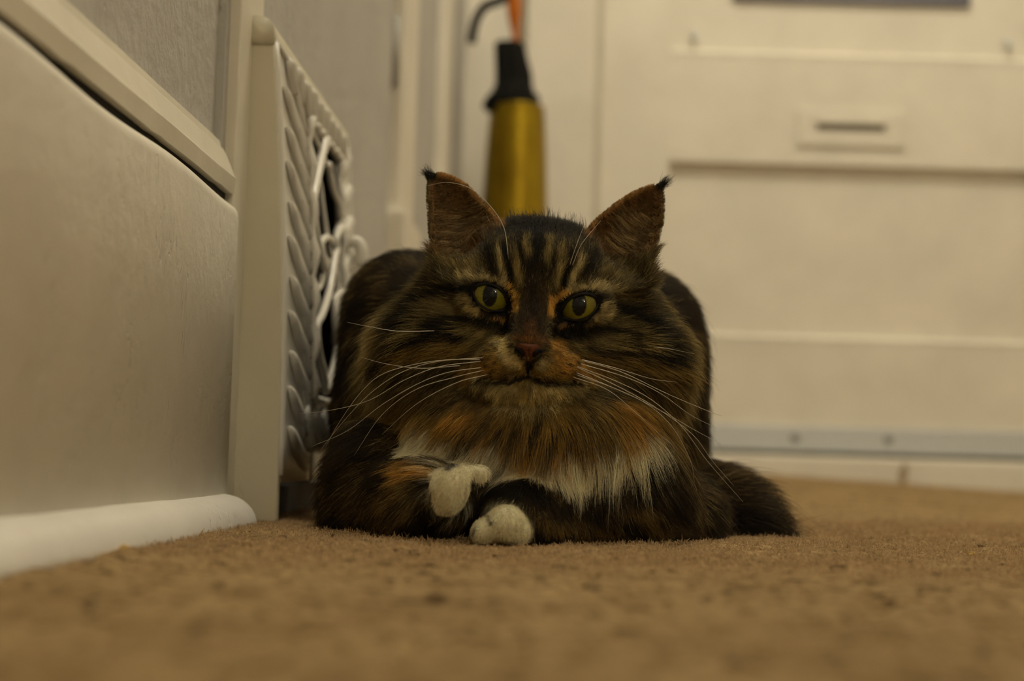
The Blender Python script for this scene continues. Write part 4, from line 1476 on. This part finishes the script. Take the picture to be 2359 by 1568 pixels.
# clumping of the long coat into locks
NC = NH // 22
ci = rng.choice(NH, NC, replace=False)
kd = kdtree.KDTree(NC)
for i, c in enumerate(ci):
    kd.insert(P0[c], i)
kd.balance()
own = np.array([ci[kd.find(P0[i])[1]] for i in range(NH)])
cl = par[:, 2] * (0.55 + 0.5 * rng.random(NH))
dist = np.linalg.norm(P0 - P0[own], axis=1)
cl *= np.exp(-(dist / 0.006) ** 2)
for j in range(1, K):
    t = (j / (K - 1)) ** 1.5
    tgt = pts[own, j]
    pts[:, j] += (tgt - pts[:, j]) * (cl * t * 0.9)[:, None]
pts += rng.normal(size=pts.shape).astype(np.float32) * (np.linspace(0, 1, K)[None, :, None] * 0.0003)
# hair colour: each hair its own shade, darker root, agouti band
lum = hc.mean(1)
var = np.exp(rng.normal(size=NH) * np.where(lum > 0.5, 0.10, 0.24))
lock = np.exp((rng.random(NH)[own] - 0.5) * np.where(lum > 0.5, 0.35, np.where(lum > 0.07, 1.1, 0.7)))
hcol = np.clip(hc * (var * lock)[:, None], 0.004, 0.9)
nosy = (np.abs(hu - 1224) < 42) & (hv > 680) & (hv < 800)
agouti = ~nosy & (rng.random(NH) < 0.18) & (lum < 0.16) & (lum > 0.03)
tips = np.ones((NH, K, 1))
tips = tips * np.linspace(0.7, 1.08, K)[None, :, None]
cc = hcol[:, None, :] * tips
band = np.array((0.40, 0.30, 0.11)) * (0.5 + 0.6 * rng.random((NH, 1)))
for j in (3, 4):
    cc[agouti, j] = band[agouti]
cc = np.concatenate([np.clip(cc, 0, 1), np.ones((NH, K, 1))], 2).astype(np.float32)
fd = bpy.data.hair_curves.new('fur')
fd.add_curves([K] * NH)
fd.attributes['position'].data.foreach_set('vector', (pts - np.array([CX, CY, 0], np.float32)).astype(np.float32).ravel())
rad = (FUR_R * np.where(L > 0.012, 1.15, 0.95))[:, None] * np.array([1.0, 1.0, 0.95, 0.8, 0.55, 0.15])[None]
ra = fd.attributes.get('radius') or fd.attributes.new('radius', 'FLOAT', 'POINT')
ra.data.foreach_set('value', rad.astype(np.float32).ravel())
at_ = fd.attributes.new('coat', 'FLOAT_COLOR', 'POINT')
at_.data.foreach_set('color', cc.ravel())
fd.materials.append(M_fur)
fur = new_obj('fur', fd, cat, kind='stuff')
print('hairs', NH)

# ------------------------------------------------------------------ eyes, nose, whiskers
def eye_material():
    k = NT('eye')
    k.b.inputs['Roughness'].default_value = 0.015
    k.b.inputs['Specular IOR Level'].default_value = 0.28
    a = k.n('ShaderNodeAttribute', _attribute_name='iris')
    k.l(a.outputs['Color'], k.b.inputs['Base Color'])
    return k.m


M_eye = eye_material()
M_lid = plain('eyelid_rim', (0.007, 0.006, 0.005), 0.6, spec=0.15)
c3 = np.array([CX, CY, 0.0])
for i, (ex, ey, eyy, tilt, ea, eb) in enumerate(EYES):
    ce = np.array(tuple(at(ex, ey, eyy)))
    look = np.array([0.0, 0.0, CAMZ]) - ce
    look /= np.linalg.norm(look)
    ax = np.cross(look, np.array([0, 0, 1.0]))
    ax /= -np.linalg.norm(ax)
    # roll the pupil with the head
    upv = np.cross(ax, look)
    upv /= np.linalg.norm(upv)
    if upv[2] < 0:
        upv = -upv
    rr = math.radians(3)
    ax, upv = ax * math.cos(rr) - upv * math.sin(rr), upv * math.cos(rr) + ax * math.sin(rr)
    R = 0.0106
    nseg, nrow = 96, 64
    vs, fs, cs = [], [], []
    for r in range(nrow + 1):
        th_ = math.pi * (r / nrow)
        for s in range(nseg):
            ph = 2 * math.pi * s / nseg
            x, yv, z = math.sin(th_) * math.cos(ph), math.sin(th_) * math.sin(ph), math.cos(th_)
            bulge = 1 + 0.05 * max(0, z - 0.55)
            vs.append(ce + (ax * x + upv * yv + look * z) * R * bulge)
            # pupil offset follows the photo, px on the chart -> unit sphere
            ox, oy = ((-3, 6) if i == 0 else (0, 7))
            px_, py_ = x * R * KU - ox, yv * R * KU - oy
            pu = (px_ / 16.5) ** 2 + (py_ / 26.5) ** 2
            ir = math.hypot(px_, py_)
            fibre = 0.85 + 0.3 * vnoise(np.array([[ph * 14, ir * 0.12, i * 3.0 + 1]]))[0]
            g = max(0, min(1, (ir - 18) / 24))
            c = np.array((0.165, 0.150, 0.010)) * (1 - g) + np.array((0.125, 0.098, 0.009)) * g
            c = c * fibre
            if ir > 44 or z < 0:
                c = np.array((0.02, 0.016, 0.01))
            e = float(smooth(0.90, 1.08, np.array([pu]))[0])
            c = c * e + np.array((0.003, 0.003, 0.0035)) * (1 - e)
            cs.append((*c, 1))
    for r in range(nrow):
        for s in range(nseg):
            a, b_ = r * nseg + s, r * nseg + (s + 1) % nseg
            fs.append((a, b_, b_ + nseg, a + nseg))
    me = np_mesh('eye', np.array(vs) - c3, np.array(fs))
    at2 = me.color_attributes.new('iris', 'FLOAT_COLOR', 'POINT')
    at2.data.foreach_set('color', np.array(cs, np.float32).ravel())
    me.materials.append(M_eye)
    eye = new_obj('eye', me, cat, label='yellow green eye with a dark oval pupil')
    # dark lid rim
    t0 = math.radians(tilt)
    ring, rr_ = [], []
    for k in range(61):
        a = 2 * math.pi * k / 60
        ca_, sa_ = math.cos(a), math.sin(a)
        x = ea * 0.97 * ca_
        y = eb * 0.95 * (1 if sa_ > 0 else -1) * max(0.0, 1 - abs(ca_) ** 2.3) ** 0.85
        if (1 if i == 0 else -1) * ca_ > 0.7:
            x *= 1 + 0.35 * (abs(ca_) - 0.7)
        inner = (1 if i == 0 else -1) * ca_
        X = (x * math.cos(t0) - y * math.sin(t0)) / KU
        Y = (x * math.sin(t0) + y * math.cos(t0)) / KU
        dz = math.sqrt(max((R * 1.06) ** 2 - X * X - Y * Y, (R * 0.35) ** 2))
        ring.append(ce + AX * X - AU * Y - AB * dz - c3)
        rr_.append(0.0005 + (0.0009 if inner > 0.8 else 0.0) + (0.0003 if sa_ < -0.3 else 0))
    rr_ = [np.mean([rr_[(k + d) % 60] for d in (-3, -2, -1, 0, 1, 2, 3)]) for k in range(61)]
    v, f = tube_data(ring, rr_, 8)
    mesh_obj('eyelid', v, f, M_lid, eye, smooth_shade=True)

# nose leather: a rounded T with two nostrils
M_nose = plain('nose_leather', (0.075, 0.020, 0.005), 0.6, spec=0.12, bump=0.3, scale=900)
M_nos = plain('nostril', (0.006, 0.004, 0.004), 0.8, spec=0.05)
outline = [(1181, 792), (1192, 787), (1218, 789), (1244, 791), (1256, 797), (1251, 808), (1240, 818), (1230, 832), (1219, 840), (1208, 832), (1198, 816), (1187, 804)]
pl = [(p[0], p[1]) for p in spline([(x, y, 0) for x, y in outline] + [(*outline[0], 0)], 49)][:-1]
nc = (1218, 810)
vs, fs = [], []
RINGS = 7
for r in range(RINGS):
    t = r / (RINGS - 1)
    for (x, y) in pl:
        xx, yy = nc[0] + (x - nc[0]) * (1 - t * 0.97), nc[1] + (y - nc[1]) * (1 - t * 0.97)
        dep = 0.6695 - 0.0038 * math.sqrt(1 - (1 - t) ** 2) + 0.00006 * (yy - 800) + 0.0035 * (abs(xx - nc[0]) / 38) ** 2
        if abs(xx - 1218) < 2.5 and yy > 805:
            dep += 0.0008
        vs.append(np.array(tuple(at(xx, yy, dep))) - c3)
n_ = len(pl)
for r in range(RINGS - 1):
    for k in range(n_):
        a, b_ = r * n_ + k, r * n_ + (k + 1) % n_
        fs.append((a, b_, b_ + n_, a + n_))
fs.append(tuple((RINGS - 1) * n_ + k for k in range(n_)))
nose = mesh_obj('nose', vs, fs, M_nose, cat, smooth_shade=True, label='brick red nose leather')
for ctrl in ([(1188, 803), (1196, 806), (1203, 813), (1206, 821)], [(1248, 807), (1240, 809), (1233, 815), (1230, 822)]):
    pts_ = [np.array(tuple(at(x, y, 0.6662 + 0.0035 * (abs(x - 1218) / 38) ** 2))) - c3 for x, y in ctrl]
    tube('nostril', pts_, 0.0006, 0.0006, M_nos, nose, 10, 8, prof=lambda t: 0.0004 + 0.0007 * math.sin(math.pi * min(1, t * 0.8 + 0.15)))
tube('lip_line', [np.array(tuple(at(x, y, d))) - c3 for x, y, d in [(1218, 832, .667), (1217, 846, .668), (1216, 860, .671)]], 0.0006, 0.0005, M_nos, nose, 10, 6)

M_whisk = plain('whisker', (0.52, 0.47, 0.36), 0.3)
M_whisk.node_tree.nodes['Principled BSDF'].inputs['Roughness'].default_value = 0.28
WH = [
    ([(1112, 824), (1010, 832), (930, 855), (860, 900), (800, 960), (735, 1040)], .675, .69),
    ([(1108, 832), (1010, 845), (930, 876), (850, 922), (760, 945), (690, 952)], .675, .69),
    ([(1112, 846), (1030, 858), (960, 885), (880, 932), (800, 992), (718, 1028)], .675, .685),
    ([(1118, 852), (1050, 868), (960, 896), (880, 955), (815, 1050)], .675, .685),
    ([(1105, 828), (1040, 828), (960, 838), (880, 862), (830, 905), (780, 975), (750, 1030)], .675, .69),
    ([(1000, 762), (920, 763), (850, 752), (800, 742)], .70, .70),
    ([(1060, 842), (970, 848), (890, 838), (830, 822)], .69, .70),
    ([(1125, 862), (1050, 882), (960, 930), (880, 1000)], .675, .68),
    ([(1340, 828), (1420, 848), (1500, 872), (1560, 880)], .675, .69),
    ([(1340, 830), (1430, 856), (1540, 908), (1640, 950), (1665, 958)], .675, .69),
    ([(1330, 844), (1420, 878), (1500, 920), (1570, 982), (1630, 1062), (1712, 1156)], .675, .685),
    ([(1330, 846), (1420, 888), (1510, 938), (1595, 1000), (1640, 1060), (1690, 1118)], .675, .685),
    ([(1325, 862), (1430, 900), (1530, 950), (1600, 990), (1660, 1022)], .675, .685),
    ([(1320, 868), (1400, 898), (1470, 955), (1540, 1020)], .675, .68),
    ([(1338, 838), (1440, 868), (1520, 905), (1590, 955), (1650, 985)], .675, .69),
    ([(1322, 856), (1410, 892), (1490, 930), (1550, 985), (1590, 1060), (1600, 1110)], .675, .685),
    ([(1480, 796), (1540, 803), (1600, 815)], .705, .71),
    ([(1172, 598), (1160, 522), (1122, 466), (1080, 432), (1030, 420), (982, 428)], .693, .70),
    ([(1312, 612), (1326, 570), (1345, 520)], .693, .695), ([(1318, 612), (1340, 562), (1384, 508)], .693, .695),
]
for ctrl, d0, d1_ in WH:
    n = len(ctrl)
    pp = [np.array(tuple(at(x, y, d0 + (d1_ - d0) * j / (n - 1) - 0.006 * math.sin(math.pi * j / (n - 1))))) - c3 for j, (x, y) in enumerate(ctrl)]
    tube('whisker', pp, 0.00021, 0.00005, M_whisk, cat, 26, 6)
